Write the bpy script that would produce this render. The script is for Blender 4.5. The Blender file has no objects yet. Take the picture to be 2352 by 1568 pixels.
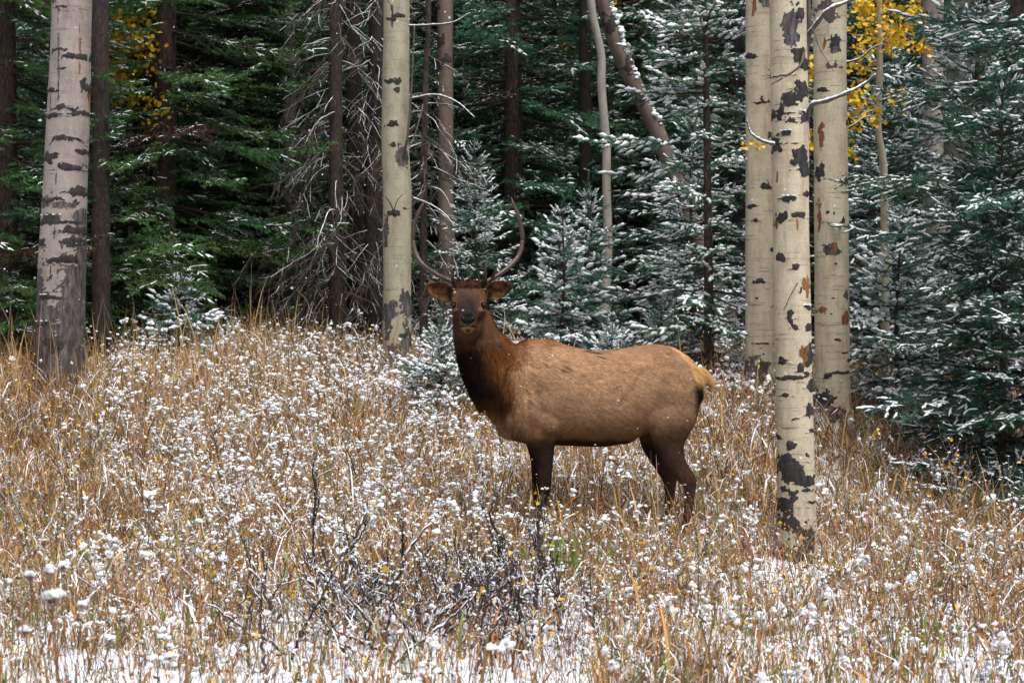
import bpy, math, random
import numpy as np
from mathutils import Vector, noise as mnoise

# ------------------------------------------------------------------ camera, sky, sun, exposure
SC = bpy.context.scene
COL = SC.collection
F = 4312.0                      # focal length in photo units (photo = 2352 x 1568 units)
CAMZ = 1.6
PITCH = math.atan(40 / F)
cam_d = bpy.data.cameras.new('camera')
cam_d.sensor_width = 36.0
cam_d.lens = 36.0 * F / 2352
cam_d.clip_end = 500
cam = bpy.data.objects.new('camera', cam_d)
cam.location = (0, 0, CAMZ)
cam.rotation_euler = (math.pi / 2 - PITCH, 0, 0)
cam_d.dof.use_dof = True
cam_d.dof.focus_distance = 14.0
cam_d.dof.aperture_fstop = 5.6
COL.objects.link(cam)
SC.camera = cam

SUN_EL, SUN_AZ = math.radians(67), math.radians(150)
w = bpy.data.worlds.new('World'); SC.world = w; w.use_nodes = True
nt = w.node_tree
bg = nt.nodes['Background']
sky = nt.nodes.new('ShaderNodeTexSky'); sky.sky_type = 'NISHITA'; sky.sun_disc = False
sky.sun_elevation = SUN_EL; sky.sun_rotation = SUN_AZ
sky.air_density = 1.0; sky.dust_density = 5.0; sky.ozone_density = 1.0
hs = nt.nodes.new('ShaderNodeHueSaturation'); hs.inputs['Saturation'].default_value = 0.42
nt.links.new(sky.outputs[0], hs.inputs['Color'])
nt.links.new(hs.outputs[0], bg.inputs['Color'])
bg.inputs['Strength'].default_value = 0.105
sd = bpy.data.lights.new('sun', 'SUN'); sd.energy = 2.7; sd.angle = math.radians(28); sd.color = (1, 0.97, 0.93)
so = bpy.data.objects.new('sun', sd); COL.objects.link(so)
sv = Vector((math.sin(SUN_AZ) * math.cos(SUN_EL), -abs(math.cos(SUN_AZ)) * math.cos(SUN_EL), math.sin(SUN_EL)))
so.rotation_euler = sv.to_track_quat('Z', 'Y').to_euler()
SC.view_settings.view_transform = 'Standard'
SC.view_settings.look = 'None'
SC.view_settings.exposure = 0.58
SC.view_settings.gamma = 1.0

def P(px, py, d):
    """photo units -> world point on the plane y=d"""
    rx = (px - 1176) / F; up = (784 - py) / F
    c, s = math.cos(PITCH), math.sin(PITCH)
    y = c + up * s; z = up * c - s
    t = d / y
    return np.array([rx * t, d, CAMZ + z * t])

# ------------------------------------------------------------------ helpers
R = np.random.default_rng(7)
random.seed(7)

def norm(v):
    v = np.asarray(v, float)
    return v / np.maximum(np.linalg.norm(v, axis=-1, keepdims=True), 1e-9)

class Acc:
    """collects triangles (verts, tris, per-vertex colour) for one mesh"""
    def __init__(s): s.v = []; s.t = []; s.c = []; s.n = 0
    def add(s, v, t, c=None):
        v = np.asarray(v, float).reshape(-1, 3); t = np.asarray(t, int).reshape(-1, 3)
        if c is None: c = (1, 1, 1)
        c = np.asarray(c, float)
        if c.ndim == 1: c = np.tile(c[:3], (len(v), 1))
        s.v.append(v); s.t.append(t + s.n); s.c.append(c); s.n += len(v)
    def arrays(s):
        if not s.v: return np.zeros((0, 3)), np.zeros((0, 3), int), np.zeros((0, 3))
        return np.concatenate(s.v), np.concatenate(s.t), np.concatenate(s.c)
    def mesh(s, name, mat, smooth=True):
        return raw_mesh(name, *s.arrays(), mat, smooth)

def raw_mesh(name, v, t, c, mat, smooth=True):
    me = bpy.data.meshes.new(name)
    me.vertices.add(len(v)); me.vertices.foreach_set('co', np.ascontiguousarray(v, np.float32).ravel())
    me.loops.add(len(t) * 3); me.loops.foreach_set('vertex_index', np.ascontiguousarray(t, np.int32).ravel())
    me.polygons.add(len(t)); me.polygons.foreach_set('loop_start', np.arange(0, len(t) * 3, 3, dtype=np.int32))
    me.update(calc_edges=True)
    if smooth: me.polygons.foreach_set('use_smooth', np.ones(len(t), bool))
    else: me.polygons.foreach_set('use_smooth', np.zeros(len(t), bool))
    if c is not None and len(c):
        a = me.attributes.new('tint', 'FLOAT_COLOR', 'POINT')
        cc = np.ones((len(v), 4), np.float32); cc[:, :c.shape[1]] = c
        a.data.foreach_set('color', cc.ravel())
    me.materials.append(mat)
    return me

def tag(o, label=None, cat=None, group=None, kind=None):
    if label: o['label'] = label
    if cat: o['category'] = cat
    if group: o['group'] = group
    if kind: o['kind'] = kind
    return o
def obj(name, me, parent=None, loc=None):
    o = bpy.data.objects.new(name, me); COL.objects.link(o)
    if parent is not None: o.parent = parent
    if loc is not None: o.location = loc
    return o
def empty(name, loc=(0, 0, 0), rz=0):
    o = bpy.data.objects.new(name, None); o.empty_display_size = .2
    o.location = loc; o.rotation_euler = (0, 0, rz); COL.objects.link(o); return o

def tube(pts, rad, sides=8, cap=True):
    pts = np.asarray(pts, float); n = len(pts); rad = np.broadcast_to(np.asarray(rad, float), (n,))
    tan = norm(np.gradient(pts, axis=0))
    ref = np.array([0, 0, 1.0]) if abs(tan[0][2]) < .9 else np.array([1.0, 0, 0])
    u = norm(np.cross(tan, ref)); v = np.cross(tan, u)
    a = np.linspace(0, 2 * math.pi, sides, endpoint=False)
    ring = pts[:, None] + rad[:, None, None] * (np.cos(a)[None, :, None] * u[:, None] + np.sin(a)[None, :, None] * v[:, None])
    V = ring.reshape(-1, 3)
    T = grid_tris(n, sides, True)
    if cap:
        V = np.vstack([V, pts[:1], pts[-1:]]); k = n * sides
        i = np.arange(sides); j = (i + 1) % sides
        T = np.vstack([T, np.stack([j, i, np.full(sides, k)], 1), np.stack([i + (n - 1) * sides, j + (n - 1) * sides, np.full(sides, k + 1)], 1)])
    return V, T

def grid_tris(n, m, wrap):
    i = np.arange(n - 1)[:, None]; j = np.arange(m if wrap else m - 1)[None]
    a = i * m + j; b = i * m + (j + 1) % m; c = a + m; d = b + m
    return np.concatenate([np.stack([a, b, d], -1).reshape(-1, 3), np.stack([a, d, c], -1).reshape(-1, 3)])

def smooth_pts(p, n):
    """Catmull-Rom resample"""
    p = np.asarray(p, float); m = len(p)
    q = np.vstack([2 * p[0] - p[1], p, 2 * p[-1] - p[-2]])
    s = np.linspace(0, m - 1 - 1e-6, n); k = s.astype(int); f = (s - k)[:, None]
    a, b, c, d = q[k], q[k + 1], q[k + 2], q[k + 3]
    return .5 * (2 * b + (c - a) * f + (2 * a - 5 * b + 4 * c - d) * f ** 2 + (3 * b - a - 3 * c + d) * f ** 3)

def instances(V, T, C, M, O, shade=None):
    """V (n,3) copies with matrices M (k,3,3) and offsets O (k,3)"""
    k = len(M); n = len(V)
    W = np.einsum('kij,nj->kni', M, V) + O[:, None]
    TT = T[None] + (np.arange(k) * n)[:, None, None]
    CC = np.broadcast_to(C[None], (k, n, C.shape[1])).copy()
    if shade is not None: CC = CC * shade[:, None, None] if shade.ndim == 1 else CC * shade[:, None, :]
    return W.reshape(-1, 3), TT.reshape(-1, 3), CC.reshape(-1, C.shape[1])

ICO_V = None
def ico():
    global ICO_V
    g = (1 + 5 ** .5) / 2
    v = norm(np.array([(-1, g, 0), (1, g, 0), (-1, -g, 0), (1, -g, 0), (0, -1, g), (0, 1, g), (0, -1, -g), (0, 1, -g), (g, 0, -1), (g, 0, 1), (-g, 0, -1), (-g, 0, 1)], float))
    t = np.array([(0, 11, 5), (0, 5, 1), (0, 1, 7), (0, 7, 10), (0, 10, 11), (1, 5, 9), (5, 11, 4), (11, 10, 2), (10, 7, 6), (7, 1, 8), (3, 9, 4), (3, 4, 2), (3, 2, 6), (3, 6, 8), (3, 8, 9), (4, 9, 5), (2, 4, 11), (6, 2, 10), (8, 6, 7), (9, 8, 1)])
    return v, t
IV, IT = ico()
def ico2():
    v = list(map(tuple, IV)); cache = {}; t = []
    def mid(a, b):
        k = (min(a, b), max(a, b))
        if k not in cache:
            v.append(tuple(norm((np.array(v[a]) + np.array(v[b])) / 2))); cache[k] = len(v) - 1
        return cache[k]
    for a, b, c in IT:
        ab, bc, ca = mid(a, b), mid(b, c), mid(c, a)
        t += [(a, ab, ca), (b, bc, ab), (c, ca, bc), (ab, bc, ca)]
    return np.array(v), np.array(t)
JV, JT = ico2()

def lumps(acc, pos, size, flat=.7, col=(1, 1, 1), hi=False, stretch=None):
    """irregular snow lumps"""
    k = len(pos)
    if k == 0: return
    bv, bt = (JV, JT) if hi else (IV, IT)
    n = len(bv)
    a = R.uniform(0, 6.28, k); ca, sa = np.cos(a), np.sin(a)
    sx = size * R.uniform(.8, 1.5, k) * (stretch if stretch is not None else 1); sy = size * R.uniform(.6, 1.1, k); sz = size * flat * R.uniform(.7, 1.2, k)
    M = np.zeros((k, 3, 3))
    M[:, 0, 0] = ca * sx; M[:, 0, 1] = -sa * sy; M[:, 1, 0] = sa * sx; M[:, 1, 1] = ca * sy; M[:, 2, 2] = sz
    W = bv[None] * R.uniform(.62, 1.25, (k, n, 1)) + R.normal(0, .13, (k, n, 3))
    W[..., 2] = np.where(W[..., 2] < 0, W[..., 2] * .4, W[..., 2])
    W[..., 0] += W[..., 2] * R.normal(0, .3, (k, 1)); W[..., 1] += W[..., 2] * R.normal(0, .3, (k, 1))
    W = np.einsum('kij,knj->kni', M, W) + pos[:, None]
    TT = bt[None] + (np.arange(k) * n)[:, None, None]
    acc.add(W.reshape(-1, 3), TT.reshape(-1, 3), np.array(col))

# ------------------------------------------------------------------ materials
def mat(name):
    m = bpy.data.materials.new(name); m.use_nodes = True
    b = m.node_tree.nodes['Principled BSDF']
    return m, m.node_tree, b
def node(nt, t, **kw):
    n = nt.nodes.new(t)
    for k, v in kw.items():
        if k.startswith('i_'): n.inputs[k[2:].replace('_', ' ')].default_value = v
        else: setattr(n, k, v)
    return n
def ramp(nt, stops, interp='LINEAR'):
    r = nt.nodes.new('ShaderNodeValToRGB'); r.color_ramp.interpolation = interp
    e = r.color_ramp.elements
    while len(e) > 1: e.remove(e[-1])
    e[0].position = stops[0][0]; e[0].color = (*stops[0][1], 1)
    for p, c in stops[1:]:
        x = e.new(p); x.color = (*c, 1)
    return r
def mixc(nt, fac, a, b, mode='MIX'):
    m = nt.nodes.new('ShaderNodeMix'); m.data_type = 'RGBA'; m.blend_type = mode
    for sock, val in ((m.inputs[0], fac), (m.inputs[6], a), (m.inputs[7], b)):
        if hasattr(val, 'links'): nt.links.new(val, sock)
        elif isinstance(val, (int, float)): sock.default_value = val
        else: sock.default_value = (*val, 1)
    return m.outputs[2]
def math_(nt, op, a, b=0.0, c=None, clamp=False):
    m = nt.nodes.new('ShaderNodeMath'); m.operation = op; m.use_clamp = clamp
    for sock, val in zip(m.inputs, (a, b, c)):
        if val is None: continue
        if hasattr(val, 'links'): nt.links.new(val, sock)
        else: sock.default_value = val
    return m.outputs[0]

def simple_tint(name, base, var=.25, scale=30, rough=.8, sub=0, spec=.2):
    """material = vertex tint * base with fine noise"""
    m, t, b = mat(name)
    at = node(t, 'ShaderNodeAttribute', attribute_name='tint')
    nz = node(t, 'ShaderNodeTexNoise'); nz.inputs['Scale'].default_value = scale; nz.inputs['Detail'].default_value = 3
    r = ramp(t, [(.3, (1 - var,) * 3), (.7, (1 + var,) * 3)])
    t.links.new(nz.outputs[0], r.inputs[0])
    c = mixc(t, 1.0, at.outputs['Color'], base, 'MULTIPLY')
    c = mixc(t, 1.0, c, r.outputs[0], 'MULTIPLY')
    t.links.new(c, b.inputs['Base Color'])
    b.inputs['Roughness'].default_value = rough
    b.inputs['Specular IOR Level'].default_value = spec
    return m

M_snow = simple_tint('snow_material', (.74, .765, .80), .05, 60, .6)
M_needle = simple_tint('needle_material', (1, 1, 1), .3, 9, .75, spec=.06)
M_twig = simple_tint('twig_material', (1, 1, 1), .3, 40, .85)
M_grass = simple_tint('grass_material', (1, 1, 1), .15, 15, .7)
M_leaf = simple_tint('leaf_material', (1, 1, 1), .12, 12, .5)
M_fur = simple_tint('fur_material', (1, 1, 1), .14, 70, .95, spec=.06)
M_antler = simple_tint('antler_material', (1, 1, 1), .35, 60, .45, spec=.4)

def bark_spruce():
    m, t, b = mat('spruce_bark')
    tc = node(t, 'ShaderNodeTexCoord')
    mp = node(t, 'ShaderNodeMapping'); mp.inputs['Scale'].default_value = (14, 14, 4)
    t.links.new(tc.outputs['Object'], mp.inputs[0])
    v = node(t, 'ShaderNodeTexVoronoi'); v.feature = 'DISTANCE_TO_EDGE'; v.inputs['Scale'].default_value = 2.2
    t.links.new(mp.outputs[0], v.inputs['Vector'])
    nz = node(t, 'ShaderNodeTexNoise'); nz.inputs['Scale'].default_value = 2; nz.inputs['Detail'].default_value = 6
    t.links.new(mp.outputs[0], nz.inputs['Vector'])
    at = node(t, 'ShaderNodeAttribute', attribute_name='tint')
    r = ramp(t, [(0, (.25, .22, .2)), (.12, (.8, .75, .72)), (.6, (1.3, 1.2, 1.15))])
    t.links.new(v.outputs['Distance'], r.inputs[0])
    r2 = ramp(t, [(.3, (.6, .6, .6)), (.75, (1.4, 1.35, 1.3))]); t.links.new(nz.outputs[0], r2.inputs[0])
    c = mixc(t, 1.0, at.outputs['Color'], r.outputs[0], 'MULTIPLY')
    c = mixc(t, 1.0, c, r2.outputs[0], 'MULTIPLY')
    t.links.new(c, b.inputs['Base Color']); b.inputs['Roughness'].default_value = .9
    bp = node(t, 'ShaderNodeBump'); bp.inputs['Strength'].default_value = .8; bp.inputs['Distance'].default_value = .012
    t.links.new(v.outputs['Distance'], bp.inputs['Height']); t.links.new(bp.outputs[0], b.inputs['Normal'])
    return m
M_bark = bark_spruce()

def bark_aspen(name, pale, line=.5):
    """attribute tint: r = dark scar field, g = orange field, b = grey rough bark field (all 0..1, edge at .5)"""
    m, t, b = mat(name)
    tc = node(t, 'ShaderNodeTexCoord')
    def nz(sc, scale, det=4, rough=.55):
        mp = node(t, 'ShaderNodeMapping'); mp.inputs['Scale'].default_value = sc
        t.links.new(tc.outputs['Object'], mp.inputs[0])
        n = node(t, 'ShaderNodeTexNoise'); n.inputs['Scale'].default_value = scale; n.inputs['Detail'].default_value = det
        n.inputs['Roughness'].default_value = rough
        t.links.new(mp.outputs[0], n.inputs['Vector']); return n.outputs[0]
    at = node(t, 'ShaderNodeAttribute', attribute_name='tint')
    sep = node(t, 'ShaderNodeSeparateColor'); t.links.new(at.outputs['Color'], sep.inputs[0])
    mott = ramp(t, [(.28, tuple(x * .6 for x in pale)), (.48, tuple(x * .93 for x in pale)), (.75, tuple(min(1, x * 1.15) for x in pale))])
    t.links.new(nz((1, 1, .5), 7, 6, .65), mott.inputs[0])
    # warm stains running down
    st = ramp(t, [(.52, (0, 0, 0)), (.68, (1, 1, 1))]); t.links.new(nz((1, 1, .16), 16, 5, .6), st.inputs[0])
    stf = math_(t, 'MULTIPLY', st.outputs[0], .5)
    c = mixc(t, stf, mott.outputs[0], (pale[0] * .62, pale[1] * .48, pale[2] * .34))
    fine = ramp(t, [(.3, (.8, .8, .8)), (.7, (1.12, 1.12, 1.12))]); t.links.new(nz((1, 1, 1), 90, 3), fine.inputs[0])
    c = mixc(t, 1.0, c, fine.outputs[0], 'MULTIPLY')
    # thin horizontal lenticel lines
    ln = nz((.9, .9, 16), 2.6, 3, .6)
    lr = ramp(t, [(.62, (0, 0, 0)), (.655, (1, 1, 1)), (.69, (0, 0, 0))]); t.links.new(ln, lr.inputs[0])
    lw = nz((1, 1, 1), 5, 2)
    lf = math_(t, 'MULTIPLY', lr.outputs[0], math_(t, 'MULTIPLY', math_(t, 'SUBTRACT', lw, .42, clamp=True), 6 * line, clamp=True))
    c = mixc(t, lf, c, (pale[0] * .25, pale[1] * .2, pale[2] * .16))
    lr2 = ramp(t, [(.36, (0, 0, 0)), (.375, (1, 1, 1)), (.39, (0, 0, 0))]); t.links.new(ln, lr2.inputs[0])
    c = mixc(t, math_(t, 'MULTIPLY', lr2.outputs[0], .55), c, tuple(min(1, x * 1.3) for x in pale))
    # grey rough bark
    rg = nz((1, 1, .25), 30, 6, .7)
    edge = nz((1, 1, 1), 22, 5, .65)
    gcol = ramp(t, [(.3, (.012, .011, .011)), (.5, (.075, .066, .065)), (.75, (.2, .18, .17))]); t.links.new(rg, gcol.inputs[0])
    gf = ramp(t, [(.47, (0, 0, 0)), (.53, (1, 1, 1))])
    t.links.new(math_(t, 'ADD', sep.outputs[2], math_(t, 'MULTIPLY', math_(t, 'SUBTRACT', edge, .5), 1.0)), gf.inputs[0])
    c = mixc(t, gf.outputs[0], c, gcol.outputs[0])
    # orange wounds
    ocol = ramp(t, [(.3, (.09, .03, .01)), (.6, (.24, .11, .045))]); t.links.new(nz((1, 1, .12), 40, 4), ocol.inputs[0])
    of = ramp(t, [(.45, (0, 0, 0)), (.6, (1, 1, 1))])
    t.links.new(math_(t, 'ADD', sep.outputs[1], math_(t, 'MULTIPLY', math_(t, 'SUBTRACT', edge, .5), .6)), of.inputs[0])
    c = mixc(t, of.outputs[0], c, ocol.outputs[0])
    # black scars
    df = ramp(t, [(.47, (0, 0, 0)), (.54, (1, 1, 1))])
    t.links.new(math_(t, 'ADD', sep.outputs[0], math_(t, 'MULTIPLY', math_(t, 'SUBTRACT', edge, .5), .8)), df.inputs[0])
    dcol = ramp(t, [(.3, (.008, .008, .009)), (.7, (.055, .05, .048))]); t.links.new(rg, dcol.inputs[0])
    c = mixc(t, df.outputs[0], c, dcol.outputs[0])
    t.links.new(c, b.inputs['Base Color']); b.inputs['Roughness'].default_value = .8
    b.inputs['Specular IOR Level'].default_value = .25
    h = math_(t, 'SUBTRACT', math_(t, 'MULTIPLY', rg, math_(t, 'ADD', math_(t, 'MULTIPLY', gf.outputs[0], 1.4), .15)), math_(t, 'MULTIPLY', df.outputs[0], .6))
    h = math_(t, 'SUBTRACT', h, math_(t, 'MULTIPLY', lr.outputs[0], .25))
    bp = node(t, 'ShaderNodeBump'); bp.inputs['Strength'].default_value = .7; bp.inputs['Distance'].default_value = .01
    t.links.new(h, bp.inputs['Height']); t.links.new(bp.outputs[0], b.inputs['Normal'])
    return m
M_aspen = bark_aspen('aspen_bark_cream', (.50, .435, .32), .9)
M_aspen_green = bark_aspen('aspen_bark_greenish', (.37, .335, .245), .5)
M_aspen_pink = bark_aspen('aspen_bark_pinkish', (.31, .265, .24), 1)
M_aspen_grey = bark_aspen('aspen_bark_grey', (.30, .27, .235), .9)
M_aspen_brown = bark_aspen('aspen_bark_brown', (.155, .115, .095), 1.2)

# ------------------------------------------------------------------ ground
GP = [(0, 7, 0), (-2.5, 7, .0), (2.5, 7, 0), (-2, 9.5, .02), (2, 9.5, -.04), (0, 11, .0), (-3.4, 11.5, .1), (3.6, 11.5, -.08),
      (1.3, 14, .0), (.2, 14, .0), (3.3, 13.5, -.08)]
for px, py, d in [(1830, 1283, 13.3), (60, 1180, 14), (600, 1160, 14.5), (1745, 925, 18), (1910, 978, 17), (912, 868, 19.5), (135, 918, 18), (600, 930, 18), (300, 900, 19),
                  (500, 803, 21.5), (760, 830, 22), (1300, 900, 19), (1600, 880, 19.5), (2250, 1165, 15.6), (2352, 1190, 15.4), (2050, 1060, 16.6), (2100, 905, 20), (700, 800, 25),
                  (40, 880, 21), (2352, 1000, 18)]:
    GP.append(tuple(P(px, py, d)))
GP += [(-8, 22, 1.3), (-4, 28, 1.45), (3, 28, 1.45), (9, 24, 1.0), (0, 40, 2.4), (-14, 34, 2.2), (14, 34, 2.2), (-6, 12, .3), (7, 12, -.1), (0, 0, 0), (-6, 2, .1), (6, 2, 0), (-20, 0, .3), (20, 0, -.1)]
GP = np.array(GP)
def tps(r2): return np.where(r2 > 1e-12, .5 * r2 * np.log(np.maximum(r2, 1e-12)), 0)
_n = len(GP); _K = tps(((GP[:, None, :2] - GP[None, :, :2]) ** 2).sum(-1)) + np.eye(_n) * .4
_Q = np.hstack([np.ones((_n, 1)), GP[:, :2]])
_A = np.block([[_K, _Q], [_Q.T, np.zeros((3, 3))]])
_W = np.linalg.solve(_A, np.concatenate([GP[:, 2], np.zeros(3)]))
def bumps(x, y):
    return .025 * np.sin(x * 3.1 + 1.3 * np.sin(y * 1.7)) * np.sin(y * 2.3 + .7) + .012 * np.sin(x * 7.3 + y * 3.9) + .01 * np.sin(y * 9.1 - x * 4.2)
def gz(x, y):
    x = np.asarray(x, float); y = np.asarray(y, float)
    s = x.shape; X = np.stack([x.ravel(), y.ravel()], 1)
    out = np.zeros(len(X))
    for i in range(0, len(X), 20000):
        q = X[i:i + 20000]
        out[i:i + 20000] = tps(((q[:, None] - GP[None, :, :2]) ** 2).sum(-1)) @ _W[:_n] + _W[_n] + q @ _W[_n + 1:]
    far = np.clip((X[:, 1] - 34) / 10, 0, 1) + np.clip((np.abs(X[:, 0]) - 14) / 8, 0, 1) * (X[:, 1] > -99)
    far = np.clip(far, 0, 1); far = far * far * (3 - 2 * far)
    base = np.clip(X[:, 1] - 12, 0, 14) / 14 * 1.4 + np.clip(X[:, 1] - 36, 0, 200) * .28
    out = out * (1 - far) + base * far
    return (out + bumps(X[:, 0], X[:, 1])).reshape(s)

def make_ground():
    xs = np.concatenate([np.linspace(-120, -16, 24), np.linspace(-15, 15, 240), np.linspace(16, 120, 24)])
    ys = np.concatenate([np.linspace(-60, 3, 20), np.linspace(4, 30, 240), np.linspace(31, 140, 50)])
    X, Y = np.meshgrid(xs, ys); Z = gz(X, Y)
    V = np.stack([X, Y, Z], -1).reshape(-1, 3)
    T = grid_tris(len(ys), len(xs), False)
    m, t, b = mat('snowy_ground')
    tc = node(t, 'ShaderNodeTexCoord')
    n1 = node(t, 'ShaderNodeTexNoise'); n1.inputs['Scale'].default_value = 5.5; n1.inputs['Detail'].default_value = 7; n1.inputs['Roughness'].default_value = .7
    n2 = node(t, 'ShaderNodeTexNoise'); n2.inputs['Scale'].default_value = 45; n2.inputs['Detail'].default_value = 5
    t.links.new(tc.outputs['Object'], n1.inputs['Vector']); t.links.new(tc.outputs['Object'], n2.inputs['Vector'])
    at = node(t, 'ShaderNodeAttribute', attribute_name='tint')
    litter = ramp(t, [(.3, (.03, .018, .01)), (.55, (.10, .06, .03)), (.75, (.2, .13, .06))]); t.links.new(n2.outputs[0], litter.inputs[0])
    sep = node(t, 'ShaderNodeSeparateColor'); t.links.new(at.outputs['Color'], sep.inputs[0])
    f = math_(t, 'ADD', n1.outputs[0], math_(t, 'SUBTRACT', sep.outputs[0], .5))
    fr = ramp(t, [(.42, (0, 0, 0)), (.52, (1, 1, 1))]); t.links.new(f, fr.inputs[0])
    c = mixc(t, fr.outputs[0], litter.outputs[0], (.66, .69, .74))
    t.links.new(c, b.inputs['Base Color']); b.inputs['Roughness'].default_value = .7
    bp = node(t, 'ShaderNodeBump'); bp.inputs['Strength'].default_value = .6; bp.inputs['Distance'].default_value = .03
    t.links.new(n1.outputs[0], bp.inputs['Height']); t.links.new(bp.outputs[0], b.inputs['Normal'])
    snow = np.full(len(V), .52)
    x, y = V[:, 0], V[:, 1]
    snow = np.where(y < 12.5, .75, snow)
    snow = np.where((y < 14) & (x > 1.8), .72, snow)
    snow = np.where(y > 19, .42, snow)
    snow = np.where(y > 22, .45 + .1 * np.sin(x), snow)
    snow = np.where(y > 27, .25, snow)
    cc = np.stack([snow, snow, snow], 1)
    o = obj('ground', raw_mesh('ground', V, T, cc, m)); tag(o, kind='structure')
make_ground()

# ------------------------------------------------------------------ aspens
def aspen(label, cl, d, marks, material, sides=56, step=.009, top=8.0, group=None, name='aspen_tree', seed=0, knots=0, snowcap=False, crown=None, lean_top=None):
    """cl = [(px,py,width)] from top to base; marks = [(px,py,w,h,channel,shape)] in photo units"""
    rs = np.random.default_rng(seed + 100)
    cl = sorted(cl, key=lambda c: c[1])
    c0 = np.array([P(px, py, d) for px, py, _ in cl]); r0 = np.array([wd * d / F / 2 for *_, wd in cl])
    order = np.argsort(c0[:, 2]); c0 = c0[order]; r0 = r0[order]
    zb = c0[0, 2] - .25
    zt = c0[-1, 2]
    nv = int((zt - zb) / step)
    z = np.linspace(zb, zt, nv)
    def interp(arr): 
        zz = c0[:, 2]
        y = np.interp(z, zz, arr)
        k = max(3, int(.25 / step)); k += 1 - k % 2
        pad = np.concatenate([2 * y[0] - y[1:k // 2 + 1][::-1], y, 2 * y[-1] - y[-k // 2:-1][::-1]])
        return np.convolve(pad, np.ones(k) / k, 'valid')[:len(z)]
    cx = interp(c0[:, 0]); rr = interp(r0)
    if top > zt:
        n2 = 24; z2 = np.linspace(zt, top, n2 + 1)[1:]
        slope = (cx[-1] - cx[-40]) / (z[-1] - z[-40]) if len(z) > 60 else 0
        cx = np.concatenate([cx, cx[-1] + slope * (z2 - zt) * .6]); rr = np.concatenate([rr, np.linspace(rr[-1], rr[-1] * .55, n2)])
        z = np.concatenate([z, z2])
    flare = 1 + .12 * np.exp(-(z - zb - .25) / .12)
    wob = np.array([mnoise.noise((seed * 3.1, 0, zz * 1.5)) for zz in z]) * .05
    rr = rr * np.clip(flare, 1, 1.2) * (1 + wob)
    a = np.linspace(0, 2 * math.pi, sides, endpoint=False)
    ca, sa = np.cos(a), np.sin(a)
    X = cx[:, None] + rr[:, None] * ca; Y = d + rr[:, None] * sa + 0 * X; Z = np.repeat(z[:, None], sides, 1)
    # marks field on the near half, a shuffled copy on the far half
    tt = (Y * 0 + d)
    def proj(x, zz):
        c, s = math.cos(PITCH), math.sin(PITCH)
        yy = d; dz = zz - CAMZ
        fwd = yy * c - dz * s; up = yy * s + dz * c
        return 1176 + F * x / fwd, 784 - F * up / fwd
    pxs, pys = proj(X, Z)
    # unroll the circle a little, so that scars near the edge are foreshortened
    field = np.zeros(X.shape + (3,))
    disp = np.zeros(X.shape)
    front = sa[None] < .15
    mk = list(marks)
    for m_ in marks:
        if material is not M_aspen_green and m_[4] == 0 and m_[2] < 110 and m_[3] > 8 and (len(m_) < 6 or m_[5] in 'et'):
            mk.append((m_[0] + rs.uniform(-.3, .3) * m_[2], m_[1] + m_[3] * rs.uniform(-.2, .5), m_[2] * rs.uniform(1.6, 2.6), max(3, m_[3] * .16), 0, 'a'))
    if len(z) * sides < 200000:
        q3 = np.stack([X.ravel(), Y.ravel(), Z.ravel()], 1)
        w1 = np.array([mnoise.noise((a_ * 16 + seed, b_ * 16, c_ * 11)) + .6 * mnoise.noise((a_ * 48, b_ * 48, c_ * 36)) for a_, b_, c_ in q3]).reshape(X.shape)
        w2 = np.array([mnoise.noise((a_ * 14, b_ * 14 + 9, c_ * 14)) + .6 * mnoise.noise((a_ * 45, b_ * 45 + 5, c_ * 40)) for a_, b_, c_ in q3]).reshape(X.shape)
    py_min, py_max = pys.min(), pys.max()
    wpx = rr.mean() * 2 * F / d
    for k in range(knots):
        mk.append((None, rs.uniform(max(-1500, py_min), py_max), wpx * rs.uniform(.18, .5), wpx * rs.uniform(.1, .35), 0, rs.choice(['e', 't', 'l'])))
    for (mx, my, mw, mh, ch, *sh) in mk:
        sh = sh[0] if sh else 'e'
        for half in (0, 1):
            if mx is None: off = rs.uniform(-.4, .4) * wpx; q = (pxs - (proj(cx, z)[0][:, None] + off))
            else: q = pxs - mx
            yy = pys - my
            if half: q = (pxs - proj(cx, z)[0][:, None]) * 1.0 - rs.uniform(-.3, .3) * wpx; yy = yy + rs.uniform(-80, 80)
            hw, hh = mw / 2, mh / 2
            q = q + w1 * hw * .9; yy = yy + w2 * hh * .8
            if sh == 'e': g = 1 - ((q / hw) ** 2 + (yy / hh) ** 2)
            elif sh == 'b': g = 1 - (np.abs(q / hw) ** 2.6 + np.abs(yy / hh) ** 2.6)
            elif sh == 't':   # eyebrow scar: wide at the bottom
                w_ = hw * np.clip((yy + hh) / (2 * hh), .02, 1) ** .8
                g = np.minimum(1 - (q / w_) ** 2, 1 - np.abs(yy / hh) ** 3)
            elif sh == 'a':   # arc, convex up
                y2 = yy - (q / hw) ** 2 * mh * .8
                g = np.minimum(1 - (q / hw) ** 2, 1 - (y2 / (hh * .55)) ** 2)
            else: g = 1 - ((q / (hw * 1.3)) ** 2 + (yy / (hh * .4)) ** 2)
            g = np.clip(.5 + .45 * np.clip(g, -1, 1), 0, 1)
            sel = front if not half else ~front
            field[..., ch] = np.where(sel, np.maximum(field[..., ch], g), field[..., ch])
    prot = np.clip(field[..., 0] - .45, 0, 1)
    n_ = np.sin(Z * 70 + X * 9) * .002
    rad = rr[:, None] * (1 + .03 * np.sin(a * 3 + z[:, None] * 2 + seed) * .5) + prot * .012 * np.minimum(1, rr[:, None] / .1)
    X = cx[:, None] + rad * ca; Y = d + rad * sa
    V = np.stack([X, Y, Z], -1).reshape(-1, 3)
    T = grid_tris(len(z), sides, True)
    base = np.array([cx[0], d, float(gz(np.array([cx[0]]), np.array([d]))[0])])
    root = empty(name, base)
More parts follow.
